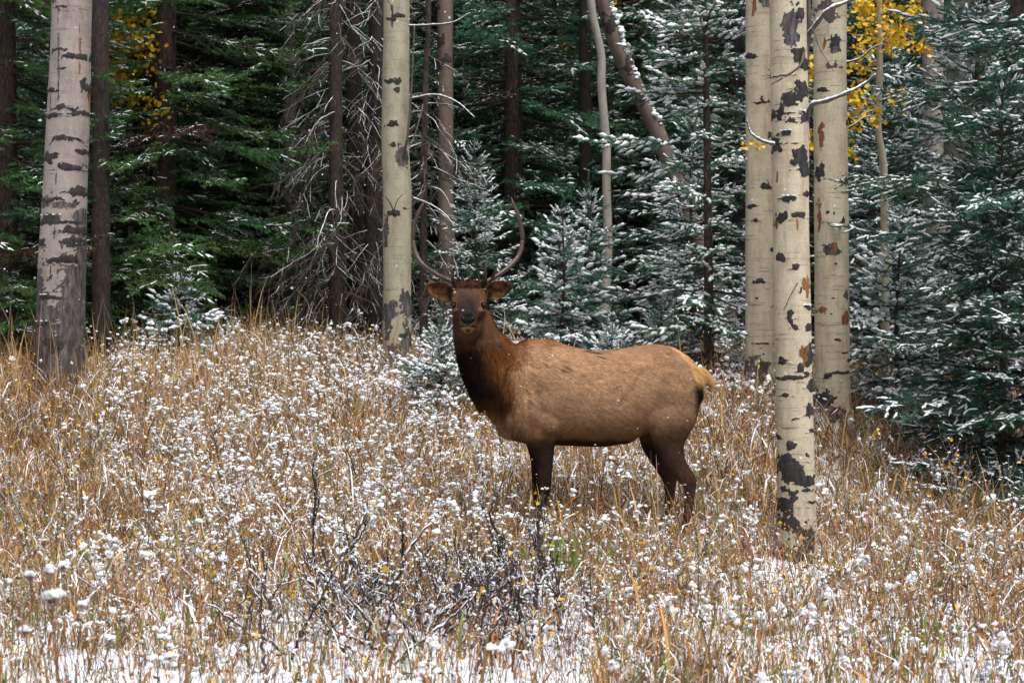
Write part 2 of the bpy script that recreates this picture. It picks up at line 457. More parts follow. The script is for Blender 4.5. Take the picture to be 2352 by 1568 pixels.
    tag(root, label, 'tree', group)
    tr = obj('trunk', raw_mesh('trunk', V - base, T, field.reshape(-1, 3), material), root)
    sn = Acc(); 
    for (mx, my, mw, mh, ch, *sh) in marks:
        if len(sh) > 1 and sh[1] == 's':
            p = P(mx, my - mh * .45, d); r_ = np.interp(p[2], z, rr)
            dx = p[0] - np.interp(p[2], z, cx)
            k = max(3, int(mw / 12))
            xs = np.linspace(-.4, .4, k) * mw * d / F
            pp = np.stack([p[0] + xs, d - np.sqrt(np.maximum(r_ ** 2 - (dx + xs) ** 2, 1e-5)) - .008, np.full(k, p[2])], 1)
            sn = Acc(); lumps(sn, pp - base, np.full(k, .012), .6, hi=True); obj('snow', sn.mesh('snow', M_snow), root)
    return root, base, cx, z, rr

def c5(l):   # crop 5 of the photo to photo units
    return [(1378 + x * .4143, y * .4143, w_ * .4143, h * .4143, ch, *s) for x, y, w_, h, ch, *s in l]
def c6(l):
    return [(1562 + x * .4102, 643 + y * .4102, w_ * .4102, h * .4102, ch, *s) for x, y, w_, h, ch, *s in l]
def c3(l):
    return [(x * .3516, y * .3516, w_ * .3516, h * .3516, ch, *s) for x, y, w_, h, ch, *s in l]
def c8(l):   # third crop of the second look: 300x550 px region from (0,500)
    k = 550 / 1568 * .91875
    return [(x * k, 459.4 + y * k, w_ * k, h * k, ch, *s) for x, y, w_, h, ch, *s in l]

mL = c5([(1090, 490, 110, 95, 0, 't'), (1050, 570, 120, 70, 0, 'b'), (985, 635, 70, 80, 0), (1040, 675, 70, 45, 0, 't'), (1015, 745, 62, 28, 0, 'e', 's'), (972, 812, 60, 100, 0), (1122, 655, 60, 70, 0, 'e', 's'),
         (1095, 870, 100, 95, 0, 'b'), (1130, 940, 75, 90, 0), (1030, 1110, 66, 42, 0, 'e', 's'), (1000, 1205, 66, 50, 0, 'e'), (1095, 1195, 72, 36, 0), (1135, 1078, 42, 38, 0), (985, 1432, 50, 46, 0), (1075, 1480, 52, 34, 0),
         (1085, 320, 90, 70, 0, 'b'), (1000, 430, 120, 22, 0, 'l'), (1090, 90, 60, 90, 0, 'b'), (1050, 170, 80, 230, 2), (1130, 360, 60, 60, 0, 'b'), (970, 1240, 22, 60, 1), (1080, 1250, 16, 60, 1), (975, 990, 14, 60, 1)])
mL += c6([(690, 35, 66, 120, 1, 'b'), (660, 60, 16, 60, 0), (702, 155, 40, 34, 0, 'e', 's'), (602, 215, 34, 66, 0), (620, 262, 40, 36, 0), (715, 270, 48, 70, 0), (690, 410, 70, 120, 1, 'b'), (718, 420, 46, 130, 0, 'b'),
          (567, 450, 38, 52, 0), (660, 490, 48, 48, 0), (580, 545, 110, 30, 0), (700, 525, 90, 26, 0), (730, 585, 70, 56, 0, 't'), (580, 642, 34, 22, 0), (716, 715, 50, 96, 0), (630, 775, 46, 26, 0, 'l'), (735, 838, 40, 24, 0), (545, 870, 20, 30, 0),
          (610, 925, 72, 40, 0, 'b'), (613, 1050, 132, 160, 0, 'b'), (710, 1115, 90, 50, 0), (690, 1165, 80, 22, 0), (722, 1237, 60, 20, 0), (585, 1250, 90, 190, 0, 'b'), (620, 1370, 150, 100, 0, 'b'), (710, 1430, 110, 90, 0, 'b'), (650, 1520, 240, 110, 0, 'b')])
aspen('white aspen with black scars standing alone nearest the camera, right of the elk', [(1808, -30, 86), (1815, 300, 84), (1820, 700, 83), (1826, 1000, 84), (1831, 1275, 90)], 13.3, mL, M_aspen, sides=84, step=.007, seed=1)
mK = c5([(845, 60, 24, 110, 1, 'b'), (830, 316, 44, 32, 0), (895, 560, 56, 46, 0, 't'), (880, 575, 80, 26, 0, 'l'), (915, 1032, 76, 48, 0, 't'), (835, 1147, 48, 32, 0), (855, 1225, 34, 24, 0), (945, 1385, 40, 24, 0), (940, 750, 44, 40, 0), (915, 20, 60, 60, 2), (940, 410, 50, 60, 0, 't')])
mK += c6([(430, 8, 60, 24, 0), (420, 103, 18, 14, 0), (525, 145, 22, 26, 0), (450, 355, 120, 12, 0, 'e'), (425, 510, 135, 200, 2, 'b'), (480, 640, 110, 90, 2, 'b'), (370, 620, 60, 120, 2, 'b')])
aspen('cream aspen with a grey bark patch at its foot, left of the scarred near aspen', [(1742, -30, 56), (1743, 300, 60), (1745, 600, 65), (1746, 915, 70)], 18.0, mK, M_aspen, sides=72, seed=2)
mM = c5([(1285, 245, 95, 100, 2, 't'), (1285, 235, 70, 60, 0, 't'), (1278, 370, 90, 46, 2, 't'), (1245, 70, 110, 110, 2, 'b'), (1220, 505, 54, 26, 0), (1211, 950, 40, 100, 0), (1355, 1000, 56, 62, 0, 't'), (1335, 1222, 44, 40, 0, 't'), (1245, 1185, 18, 20, 0), (1282, 1185, 14, 16, 0),
         (1270, 1385, 100, 70, 2, 'b'), (1280, 1370, 50, 50, 1), (1217, 780, 26, 170, 1), (1208, 1210, 22, 240, 1), (1365, 680, 36, 40, 0, 't'), (1230, 250, 16, 90, 1), (1290, 1465, 30, 18, 0)])
mM += c6([(790, 165, 60, 50, 1), (915, 217, 54, 60, 1), (920, 90, 26, 80, 2), (865, 335, 60, 16, 0), (880, 516, 150, 16, 0, 'e'), (822, 530, 46, 46, 0), (790, 660, 80, 130, 0, 'b'), (850, 750, 150, 90, 2, 'b'), (940, 165, 30, 18, 0), (940, 450, 30, 20, 0), (845, 105, 16, 10, 0), (830, 190, 14, 10, 0), (900, 405, 50, 10, 0)])
aspen('cream aspen with vertical orange stains, right of the scarred near aspen', [(1906, -30, 76), (1908, 400, 77), (1911, 700, 79), (1914, 965, 84)], 17.0, mM, M_aspen, sides=72, seed=3)
mA = c3([(420, 60, 90, 30, 0, 'a'), (370, 15, 60, 50, 2), (400, 340, 130, 30, 0, 'a'), (530, 390, 180, 44, 0, 'b'), (440, 465, 60, 22, 0), (412, 380, 14, 600, 2), (545, 330, 12, 460, 1), (585, 575, 76, 100, 0, 'b'), (360, 600, 90, 34, 0), (440, 712, 200, 44, 0, 'a'), (540, 755, 130, 40, 0), (355, 770, 120, 36, 0), (460, 915, 240, 50, 0, 'a'), (350, 1035, 110, 76, 0, 'b'),
         (565, 1000, 80, 34, 0), (490, 1100, 160, 46, 0), (540, 1260, 130, 70, 0), (400, 1300, 220, 60, 0, 'a'), (430, 1350, 160, 40, 2), (360, 1440, 170, 66, 0, 'e', 's'), (470, 1455, 130, 30, 0, 'l'), (540, 1420, 100, 70, 2), (510, 1515, 160, 46, 0), (400, 1200, 10, 200, 2), (350, 690, 10, 200, 2), (590, 640, 14, 140, 1)])
mA += [(105, 800, 60, 300, 2, 'b'), (172, 780, 56, 360, 2, 'b'), (135, 865, 120, 110, 2, 'b'), (140, 790, 60, 40, 0, 'b')]
mA += c8([(350, 20, 90, 90, 2, 'b'), (370, 150, 130, 80, 0), (600, 130, 90, 110, 2, 'b'), (470, 170, 160, 30, 0, 'l'), (560, 215, 120, 50, 0), (330, 320, 80, 60, 0, 'b'), (550, 300, 130, 60, 0), (430, 240, 10, 120, 0), (480, 430, 210, 44, 0, 'b'), (390, 440, 60, 60, 0), (610, 400, 90, 500, 2, 'b'), (300, 620, 90, 260, 2, 'b'), (404, 555, 26, 30, 0), (400, 510, 10, 80, 0),
          (580, 640, 90, 500, 2, 'b'), (420, 700, 110, 40, 0, 'e'), (345, 690, 60, 34, 0, 'e', 's'), (340, 760, 130, 90, 2, 'b'), (430, 820, 300, 50, 2, 'b'), (250, 850, 90, 500, 2, 'b'), (330, 880, 110, 40, 0, 'e', 's'), (420, 900, 130, 50, 2), (560, 900, 140, 220, 2, 'b'), (440, 1080, 190, 270, 2, 'b'), (540, 1200, 170, 330, 2, 'b'), (280, 1100, 90, 200, 2, 'b'), (420, 1330, 20, 30, 0), (240, 1250, 60, 200, 2, 'b')])
aspen('large pinkish aspen with dark crescent bands and grey lower bark, at the left edge', [(165, -30, 91), (160, 200, 97), (152, 400, 100), (141, 640, 107), (134, 900, 122)], 18.0, mA, M_aspen_pink, sides=84, step=.008, seed=4)
mF = [(905, 45, 24, 16, 0), (903, 45, 6, 60, 2), (900, 190, 32, 18, 0), (913, 210, 16, 12, 0), (903, 285, 30, 18, 0, 't'), (924, 362, 34, 44, 2), (905, 335, 16, 14, 0), (903, 492, 28, 16, 0, 'e'), (932, 480, 16, 6, 0), (896, 712, 34, 46, 2, 'b'), (934, 700, 28, 60, 2, 'b'), (892, 750, 20, 60, 2),
      (925, 770, 26, 10, 0), (935, 790, 18, 90, 2), (910, 815, 34, 60, 2), (890, 840, 20, 40, 2), (938, 830, 16, 60, 2), (920, 40, 18, 14, 0), (888, 530, 12, 80, 2)]
aspen('smooth greenish aspen trunk directly behind the elk antlers', [(911, -30, 61), (909, 180, 62), (907, 330, 63), (913, 430, 66), (912, 700, 64), (911, 862, 68)], 19.5, mF, M_aspen_green, sides=64, seed=5)
aspen('pale grey aspen seen through the bare branches left of the dead spruce', [(664, -30, 24), (665, 200, 27), (666, 500, 33), (668, 815, 38)], 23.5, [(668, 700, 30, 200, 2, 'b'), (660, 760, 30, 100, 2)], M_aspen_grey, sides=32, step=.02, seed=6, knots=12)
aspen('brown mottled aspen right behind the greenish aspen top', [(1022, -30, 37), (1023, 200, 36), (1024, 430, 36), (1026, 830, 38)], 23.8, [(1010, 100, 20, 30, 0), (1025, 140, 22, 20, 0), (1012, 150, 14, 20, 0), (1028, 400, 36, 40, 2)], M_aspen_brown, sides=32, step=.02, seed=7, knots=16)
aspen('thin wavy grey aspen stem behind the small snowy spruce', [(1352, -60, 18), (1360, 30, 18), (1372, 80, 18), (1383, 130, 19), (1381, 190, 19), (1386, 260, 20), (1393, 330, 20), (1393, 450, 20), (1397, 560, 22), (1390, 650, 25), (1388, 850, 28)], 21.5, [], M_aspen_grey, sides=24, step=.02, seed=8, knots=5)
aspen('pale aspen trunk showing behind the middle spruce', [(1602, -30, 24), (1603, 200, 25), (1610, 870, 30)], 25, [], M_aspen_pink, sides=24, step=.02, seed=9, knots=12)
rN = aspen('slender pale aspen with yellow leaves to the right of the three big aspens', [(2018, -100, 13), (2021, 100, 14), (2020, 200, 15), (2016, 300, 15), (2030, 370, 17), (2031, 430, 18), (2034, 900, 22)], 18.3, [], M_aspen_green, sides=24, step=.02, seed=10, knots=5, top=6.5)
aspen('pale pinkish aspen half hidden by the big right spruce', [(2143, -30, 48), (2142, 250, 46), (2146, 500, 50), (2150, 900, 56)], 21.0, [], M_aspen_pink, sides=32, step=.02, seed=11, knots=16)
aspen('thick grey aspen at the top right behind spruce boughs', [(2195, -30, 80), (2200, 300, 78), (2205, 900, 84)], 22, [], M_aspen_grey, sides=32, step=.02, seed=12, knots=14)
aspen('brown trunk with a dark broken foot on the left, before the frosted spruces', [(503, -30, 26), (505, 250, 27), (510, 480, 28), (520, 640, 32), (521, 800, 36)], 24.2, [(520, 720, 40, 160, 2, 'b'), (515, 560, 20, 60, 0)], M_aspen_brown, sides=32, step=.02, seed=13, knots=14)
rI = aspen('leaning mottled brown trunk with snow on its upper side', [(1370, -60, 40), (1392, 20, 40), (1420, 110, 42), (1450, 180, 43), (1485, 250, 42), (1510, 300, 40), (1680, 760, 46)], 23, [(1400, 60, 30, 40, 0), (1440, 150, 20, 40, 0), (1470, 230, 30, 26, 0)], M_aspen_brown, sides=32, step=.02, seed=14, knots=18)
sn = Acc()
for py in np.arange(-40, 290, 5.0):
    x = np.interp(py, [-60, 20, 110, 180, 250, 300], [1370, 1392, 1420, 1450, 1485, 1510])
    if random.random() < .75:
        p = P(x + 17 + random.uniform(-6, 3), py, 22.93); lumps(sn, np.array([p - rI[1]]), np.array([random.uniform(.02, .05)]), 1.0, hi=True)
obj('snow', sn.mesh('snow', M_snow), rI[0])

def plain_trunk(label, cl, d, tint, name='spruce_trunk', seed=0, group=None, top=9):
    c0 = [P(px, py, d) for px, py, _ in cl]; r0 = [w_ * d / F / 2 for *_, w_ in cl]
    c0 = c0[::-1]; r0 = r0[::-1]                  # base first
    c0 = [c0[0] - np.array([0, 0, .3])] + c0 + [c0[-1] + np.array([0, 0, top - c0[-1][2]])]
    r0 = [r0[0] * 1.15] + r0 + [r0[-1] * .5]
    pts = smooth_pts(c0, 60); rr = np.interp(np.linspace(0, len(r0) - 1, 60), np.arange(len(r0)), r0)
    rr = rr * (1 + .05 * np.sin(np.arange(60) * 1.7 + seed))
    V, T = tube(pts, rr, 20)
    base = pts[0] + np.array([0, 0, .3])
    root = empty('dead_spruce' if name == 'dead' else 'conifer_tree', base); tag(root, label, 'tree', group)
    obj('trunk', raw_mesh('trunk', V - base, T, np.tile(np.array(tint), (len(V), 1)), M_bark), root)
    return root, base

# ------------------------------------------------------------------ spruces
GREEN = np.array([.038, .132, .060]); BLUEG = np.array([.050, .190, .118]); DRAB = np.array([.030, .078, .020])
def finger(L, rs, lod, snow):
    """one needled twig tip along +X, up = +Z.  returns three (V,T,C): needles, snow, twig"""
    nd = Acc(); N = (36, 22, 11)[lod]; nw = (.0026, .0042, .009)[lod]; nl = (.023, .028, .040)[lod]
    t = rs.uniform(.02, 1, N); ph = rs.uniform(0, 2 * math.pi, N)
    ax = rs.uniform(.5, .95, N)
    dirs = np.stack([ax, np.sqrt(1 - ax ** 2) * np.cos(ph), np.sqrt(1 - ax ** 2) * np.sin(ph)], 1)
    base = np.stack([t * L, np.zeros(N), np.zeros(N)], 1) + dirs * .002
    side = norm(np.cross(dirs, rs.normal(size=(N, 3))))
    ln = nl * rs.uniform(.7, 1.15, N)[:, None]
    a = base - side * nw; b = base + side * nw; c = base + dirs * ln
    V = np.stack([a, b, c], 1).reshape(-1, 3); T = np.arange(3 * N).reshape(-1, 3)
    sh = rs.uniform(.65, 1.35, N)
    fr = np.clip(dirs[:, 2] * 1.1 + rs.uniform(-.45, .25, N), 0, .8) * min(1, snow * .6)
    cc = np.stack([sh.repeat(3), np.stack([fr * .5, fr * .5, fr], 1).ravel(), np.ones(3 * N)], 1)
    nd.add(V, T, cc)
    sn = Acc()
    if snow > 0:
        m = (6, 4, 3)[lod]
        xs = np.linspace(.0, 1.0, m) * L * rs.uniform(.75, 1.0)
        prof = np.sin(np.linspace(.25, math.pi - .2, m)) ** .6
        w_ = .0165 * prof * rs.uniform(.45, 1.3, m) * snow ** .5; h = .018 * prof * rs.uniform(.5, 1.4, m) * snow
        ring = []
        for i in range(m):
            for (y, z) in ((-1, -.15), (-.65, .65), (0, 1), (.65, .6), (1, -.15), (0, -.45)):
                ring.append((xs[i], y * w_[i], .004 + z * h[i]))
        V = np.array(ring); V[:, 1] += np.repeat(rs.uniform(-.002, .002, m), 6)
        T = grid_tris(m, 6, True)
        V = np.vstack([V, [[xs[0] - .004, 0, .004]], [[xs[-1] + .006, 0, .003]]]); k = 6 * m; i = np.arange(6); j = (i + 1) % 6
        T = np.vstack([T, np.stack([j, i, np.full(6, k)], 1), np.stack([i + 6 * (m - 1), j + 6 * (m - 1), np.full(6, k + 1)], 1)])
        sn.add(V, T)
    return nd.arrays(), sn.arrays()

def frame(d, up):
    d = norm(d); s = norm(np.cross(up, d)); u = np.cross(d, s)
    return np.stack([d, s, u], -1)

def branch_template(L, seed, lod, snow, dense=1.0):
    rs = np.random.default_rng(seed)
    fg = [finger(.092, rs, lod, snow) for _ in range(4)]
    fg_s = .085
    fs = []   # finger positions: (pos, dir, len)
    wood = Acc()
    n = 14
    s = np.linspace(0, 1, n)
    zc = -.16 * L * s ** 1.2 + .14 * L * s ** 3 + rs.uniform(-.01, .01, n)
    yc = np.cumsum(rs.normal(0, .012 * L, n)) * .5
    main = np.stack([s * L, yc, zc], 1)
    V, T = tube(main, np.linspace(.006 + .007 * L, .003, n), 4, False); wood.add(V, T)
    sp = (.085, .095, .12)[lod] / dense
    k = max(3, int(L / sp)); st = rs.uniform(.12, .2)
    for i in range(k):
        f = st + (1 - st) * (i + rs.uniform(0, .5)) / k
        if f > 1: break
        p = np.array([np.interp(f, s, main[:, c]) for c in range(3)])
        for sg in (-1, 1):
            if rs.random() < .10: continue
            sl = min(.42, (.10 + .42 * L * math.sin(math.pi * min(1, f * .75 + .2)) * (1.02 - f) ** .7)) * rs.uniform(.6, 1.15)
            ang = math.radians(rs.uniform(42, 62))
            d = np.array([math.cos(ang), sg * math.sin(ang), rs.uniform(-.28, .05)])
            if rs.random() < .15: d[2] += .3
            m = max(1, int(sl / (.085, .09, .12)[lod]))
            q = p.copy(); dd = norm(d)
            pts = [q.copy()]
            for j in range(m):
                q = q + dd * sl / m; dd = norm(dd + np.array([.05, -sg * .05, -.03]) + rs.normal(0, .05, 3)); pts.append(q.copy())
                for s2 in (-1, 1):
                    if j < m - 1 and rs.random() < .85:
                        a2 = s2 * math.radians(rs.uniform(22, 72))
                        d2 = np.array([dd[0] * math.cos(a2) - dd[1] * math.sin(a2), dd[0] * math.sin(a2) + dd[1] * math.cos(a2), dd[2] + rs.uniform(-.55, .38)])
                        fs.append((q.copy(), d2, rs.uniform(.6, 1.05)))
            fs.append((pts[-2] if m > 1 else pts[0], dd, rs.uniform(.9, 1.25)))
            if m > 1 and lod < 2:
                V, T = tube(np.array(pts), .0022, 3, False); wood.add(V, T)
            for j in range(m): fs.append((pts[j], dd, 1.0))
    for i in range(int(L / .08)):
        f = (i + .5) * .08 / L
        if f > .2: fs.append((np.array([np.interp(f, s, main[:, c]) for c in range(3)]), np.array([1, rs.uniform(-.4, .4), rs.uniform(-.1, .35)]), 1.0))
    fs.append((main[-1], np.array([1, 0, .1]), 1.2))
    nd = Acc(); sn = Acc()
    pos = np.array([f[0] for f in fs]); dr = norm(np.array([f[1] for f in fs])); ln = np.array([f[2] for f in fs])
    up = np.tile(np.array([0, 0, 1.0]), (len(fs), 1))
    M = np.stack([dr, norm(np.cross(up, dr)), np.cross(dr, norm(np.cross(up, dr)))], -1) * ln[:, None, None]
    which = rs.integers(0, 4, len(fs))
    clump = np.array([mnoise.noise((p[0] * 6 + seed, p[1] * 6, p[2] * 6)) for p in pos])
    for g in range(4):
        sel = which == g
        if not sel.any(): continue
        a, b_ = fg[g]
        nd.add(*instances(*a, M[sel], pos[sel], rs.uniform(.75, 1.3, sel.sum())))
        if snow > 0:
            keep = sel & (clump + .25 * np.minimum(1, pos[:, 0] / (L * .6)) > (.47 - .46 * min(snow, 1.2))) & (dr[:, 2] > -.45) & (rs.random(len(fs)) < .66)
            if keep.any(): sn.add(*instances(*b_, M[keep], pos[keep]))
    return nd.arrays(), sn.arrays(), wood.arrays()

_tcache = {}
def templ(L, v, lod, snow):
    k = (L, v, lod, snow)
    if k not in _tcache: _tcache[k] = branch_template(L, hash((int(L * 10), v, lod)) % 9999, lod, snow)
    return _tcache[k]

def spruce_mesh(H, Rb, seed, lod=1, snow=.8, tint=GREEN, z0=.25, power=.8, spacing=.17, zfine=99, tr=.06, asym=None, gap=0, tintvar=.25, extra=(), drab=.0, skirt=None, jit=.06):
    """returns meshes dict for trunk, crown, snow.  zfine = height above which coarse boughs are used."""
    rs = np.random.default_rng(seed)
    nd, sn, wd = Acc(), Acc(), Acc()
    z = z0
    LS = (.35, .6, 1.0, 1.6)
    def bough_at(a, z, L, pit, ld, hi):
        nonlocal tint
        Lt = min(LS, key=lambda q: abs(math.log(q / L)))
        A, B, C_ = templ(Lt, int(rs.integers(0, 3)), ld, snow if not hi else 0)
        sc = L / Lt; f = z / H
        ca, sa = math.cos(a), math.sin(a); cp, sp_ = math.cos(pit), math.sin(pit)
        roll = rs.uniform(-.35, .35)
        Mr = np.array([[1, 0, 0], [0, math.cos(roll), -math.sin(roll)], [0, math.sin(roll), math.cos(roll)]])
        Mp = np.array([[cp, 0, -sp_], [0, 1, 0], [sp_, 0, cp]])
        Mz = np.array([[ca, -sa, 0], [sa, ca, 0], [0, 0, 1]])
        M = (Mz @ Mp @ Mr) * sc
        o = np.array([ca * tr * (1 - f) * .6, sa * tr * (1 - f) * .6, z])
        tb = tint * rs.uniform(1 - tintvar, 1 + tintvar) * np.array([rs.uniform(.85, 1.2), 1, rs.uniform(.85, 1.2)])
        if rs.random() < drab: tb = np.array([.05, .024, .012]) * rs.uniform(.5, 1.2)
        sh_ = A[2][:, :1]; fr_ = np.clip(A[2][:, 1:2], 0, .9)
        nd.add(A[0] @ M.T + o, A[1], sh_ * tb * (1 - fr_) + np.array([.66, .70, .73]) * fr_)
        if len(B[0]) and not hi: sn.add(B[0] @ M.T + o, B[1], B[2])
        if not hi: wd.add(C_[0] @ M.T + o, C_[1], np.tile(np.array([.05, .035, .025]), (len(C_[0]), 1)))
    for (z_, a_, L_, p_) in extra: bough_at(a_, z_, L_, math.radians(p_), lod, False)
    while z < H - .06:
        f = z / H
        Rz = Rb * (1 - f) ** power
        if skirt: Rz *= min(1, .35 + z / skirt)
        hi = z > zfine
        ld = 2 if hi else lod
        nb = max(3, int((5.0 if not hi else 4) + rs.integers(-1, 2)))
        a0 = rs.uniform(0, 6.28)
        for i in range(nb):
            if rs.random() < gap: continue
            a = a0 + i * 2 * math.pi / nb + rs.uniform(-.35, .35)
            L = max(.12, Rz * rs.uniform(.65, 1.12))
            if asym is not None: L *= asym(a, z)
            if L < .1: continue
            pit = math.radians(28 * f ** 1.5 * 2 - 10 + rs.uniform(-9, 9))
            bough_at(a, z + rs.uniform(-jit, jit), L, pit, ld, hi)
        z += spacing * rs.uniform(.7, 1.3) * (1 if not hi else 1.8) * (.55 + .45 * (1 - f))
    # leader
    A, B, C_ = templ(.35, 0, lod if H < 6 else 2, snow)
    M = np.array([[0, 0, -1], [0, 1, 0], [1, 0, 0]], float)
    nd.add(A[0] @ M.T * .7 + np.array([0, 0, H - .2]), A[1], A[2][:, :1] * tint)
    n = 40; s = np.linspace(0, 1, n)
    tp = np.stack([.03 * np.sin(s * 5 + seed), .03 * np.cos(s * 4 + seed), -.3 + s * (H + .3)], 1)
    V, T = tube(tp, tr * (1 - s) + .006, 12)
    out = {'trunk': raw_mesh('trunk', V, T, np.tile(np.array([.075, .055, .045]), (len(V), 1)), M_bark),
           'crown': nd.mesh('crown', M_needle, False)}
    if sn.n: out['snow'] = sn.mesh('snow', M_snow)
    wv, wt, wc = wd.arrays()
    if len(wv): out['boughs'] = raw_mesh('boughs', wv, wt, wc, M_twig)
    return out
def place(meshes, loc, rz, label, group=None, scale=1.0, name='spruce_tree', lean=(0, 0)):
    root = empty(name, loc, rz); root.scale = (scale,) * 3; root.rotation_euler = (lean[0], lean[1], rz)
    tag(root, label, 'tree', group)
    for k, me in meshes.items(): obj(k, me, root)
    return root
def on_ground(px, d, dz=0):
    x = (px - 1176) * d / F
    return (x, d, float(gz(np.array([x]), np.array([d]))[0]) + dz)
def sp(px, d, meshes, rz, label, **k): return place(meshes, on_ground(px, d, k.pop('dz', 0)), rz, label, **k)

# near, individually shaped ones
small = spruce_mesh(1.95, .74, 11, lod=0, snow=1.3, tint=BLUEG * .85, z0=.1, power=.7, spacing=.15, jit=.03, tr=.025, tintvar=.15)
sp(1290, 19.3, small, .3, 'small bright snow-covered spruce standing behind the elk back', scale=.98)
sp(1352, 20.0, small, 2.6, 'narrow snowy spruce top just right of the small bright spruce', scale=1.05)
sp(2068, 17.7, small, 1.9, 'bright snowy young spruce under the yellow leaves right of the big aspens', scale=1.05)
tiny = spruce_mesh(1.0, .62, 12, lod=0, snow=1.3, tint=BLUEG * .8, z0=.08, power=.7, spacing=.09, tr=.018)
sp(1010, 17.6, tiny, 1, 'low snowy spruce sapling under the elk chin, right of the greenish aspen', scale=.85, name='spruce_sapling')
sp(1400, 18.3, tiny, 2, 'low snowy spruce sapling behind the elk back', scale=.75, name='spruce_sapling')
sp(1520, 19.2, tiny, 4, 'snowy spruce sapling behind the elk rump', scale=.8, name='spruce_sapling')
sp(420, 20.5, tiny, 3, 'snowy spruce sapling right of the pinkish aspen in front of dark boughs', scale=1.0, name='spruce_sapling')
sp(620, 24.0, tiny, 5, 'white frosted spruce sapling behind the grass knoll', scale=1.1, name='spruce_sapling')
_a = -.9
mid = spruce_mesh(6.4, .92, 21, lod=0, snow=1.05, tint=GREEN * 1.2, z0=.15, power=.45, spacing=.30, tr=.05, gap=.16, jit=.04, extra=[(2.55, math.pi + _a, 1.2, 0), (2.35, math.pi - .35 + _a, 1.0, -6), (3.35, math.pi + _a, .8, 8), (3.6, math.pi + .3 + _a, .75, 14), (3.0, math.pi - .2 + _a, .8, 6), (3.5, .1 + _a, .75, 14), (2.7, -.3 + _a, .7, 0), (.62, -.45 + _a, .85, 10), (2.0, math.pi + _a, .85, 2), (1.3, math.pi + .2 + _a, .8, 4), (1.6, -.1 + _a, .55, 0)], zfine=5.3, drab=.06, asym=lambda a, z: 1.0 if z < 1.2 or z > 2 else .75)
sp(1622, 18.6, mid, .9, 'tall open spruce with snowy tips between the elk rump and the big aspens')
midb = spruce_mesh(4.2, 1.15, 22, lod=0, snow=.95, tint=BLUEG * .7, z0=.2, power=.6, spacing=.26, jit=.04, tr=.05)
sp(2030, 20.0, midb, 1.2, 'snow-dusted spruce just right of the orange-stained aspen', scale=.92)
sp(1092, 21.8, midb, 3.2, 'snow-dusted spruce between the elk antlers', scale=.62)
sp(1590, 21.3, midb, 2.0, 'snow-dusted spruce behind the open spruce, covering the foot of the leaning trunk', scale=.72)
sp(2235, 19.6, midb, 5.2, 'blue-green snowy spruce in front of the two pale trunks at the right', scale=1.2)
sp(590, 27.0, midb, 4.4, 'frosted white spruce left of the dead spruce', scale=1.15)
bigR = spruce_mesh(9.0, 1.85, 31, lod=0, snow=.56, tint=BLUEG * .6, z0=.02, power=.45, spacing=.34, jit=.05, gap=.08, tr=.13, zfine=5.2, tintvar=.3)
sp(2395, 16.0, bigR, .5, 'big blue-green spruce filling the right edge')
skirtR = spruce_mesh(3.6, 1.1, 32, lod=0, snow=.52, tint=BLUEG * .5, z0=.03, power=.5, spacing=.16, tr=.04, jit=.07)
sp(2300, 15.7, skirtR, .8, 'dense dark young spruce whose skirt reaches the grass at the right edge')
tallA = spruce_mesh(13, 2.3, 41, lod=1, snow=.6, tint=GREEN * .95, z0=.35, power=.55, spacing=.24, tr=.16, zfine=5.4, gap=.05, drab=.05)
tallB = spruce_mesh(12, 1.9, 42, lod=1, snow=.75, tint=GREEN * .9, z0=.4, power=.55, spacing=.22, tr=.14, zfine=5.6, gap=.06)
tallC = spruce_mesh(14, 2.2, 43, lod=1, snow=.34, tint=DRAB * 1.7, z0=.3, power=.5, spacing=.24, tr=.16, zfine=5.4, gap=.03, drab=.10)
sp(380, 22.3, tallC, .2, 'dark drooping spruce right of the pinkish aspen', scale=1.0)
sp(330, 24.6, tallA, 2.7, 'dark green spruce filling the gap behind the yellow leaves on the left')
sp(575, 24.2, tallC, 5.1, 'dark drooping spruce between the brown trunk and the pale grey stem', scale=.95)
sp(490, 23.6, tallC, 3.9, 'dark drooping spruce behind the brown trunk on the knoll', scale=.95)
sp(20, 21.5, tallC, 2.2, 'dark drooping spruce at the far left edge', scale=1.0)
sp(610, 25.4, tallB, 4.0, 'snow-dusted spruce behind the pale grey aspen stem')
sp(1180, 25.2, tallA, 1.0, 'dark green spruce rising behind the antlers')
sp(1010, 26.5, tallB, 2.1, 'snow-flecked spruce behind the brown mottled aspen')
sp(1470, 26.0, tallA, 3.3, 'dark green spruce behind the leaning trunk')
sp(1690, 24.2, tallB, 5.0, 'snow-dusted tall spruce behind the middle open spruce')
sp(2000, 25.5, tallB, .7, 'snow-dusted tall spruce behind the yellow-leaved aspen')
sp(2330, 22.0, tallA, 4.1, 'dark tall spruce behind the big right spruce')
sp(800, 26.5, tallB, 5.5, 'snowy tall spruce right behind the dead spruce')
sp(200, 26.8, tallA, 1.9, 'dark tall spruce behind the pinkish aspen', scale=1.05)
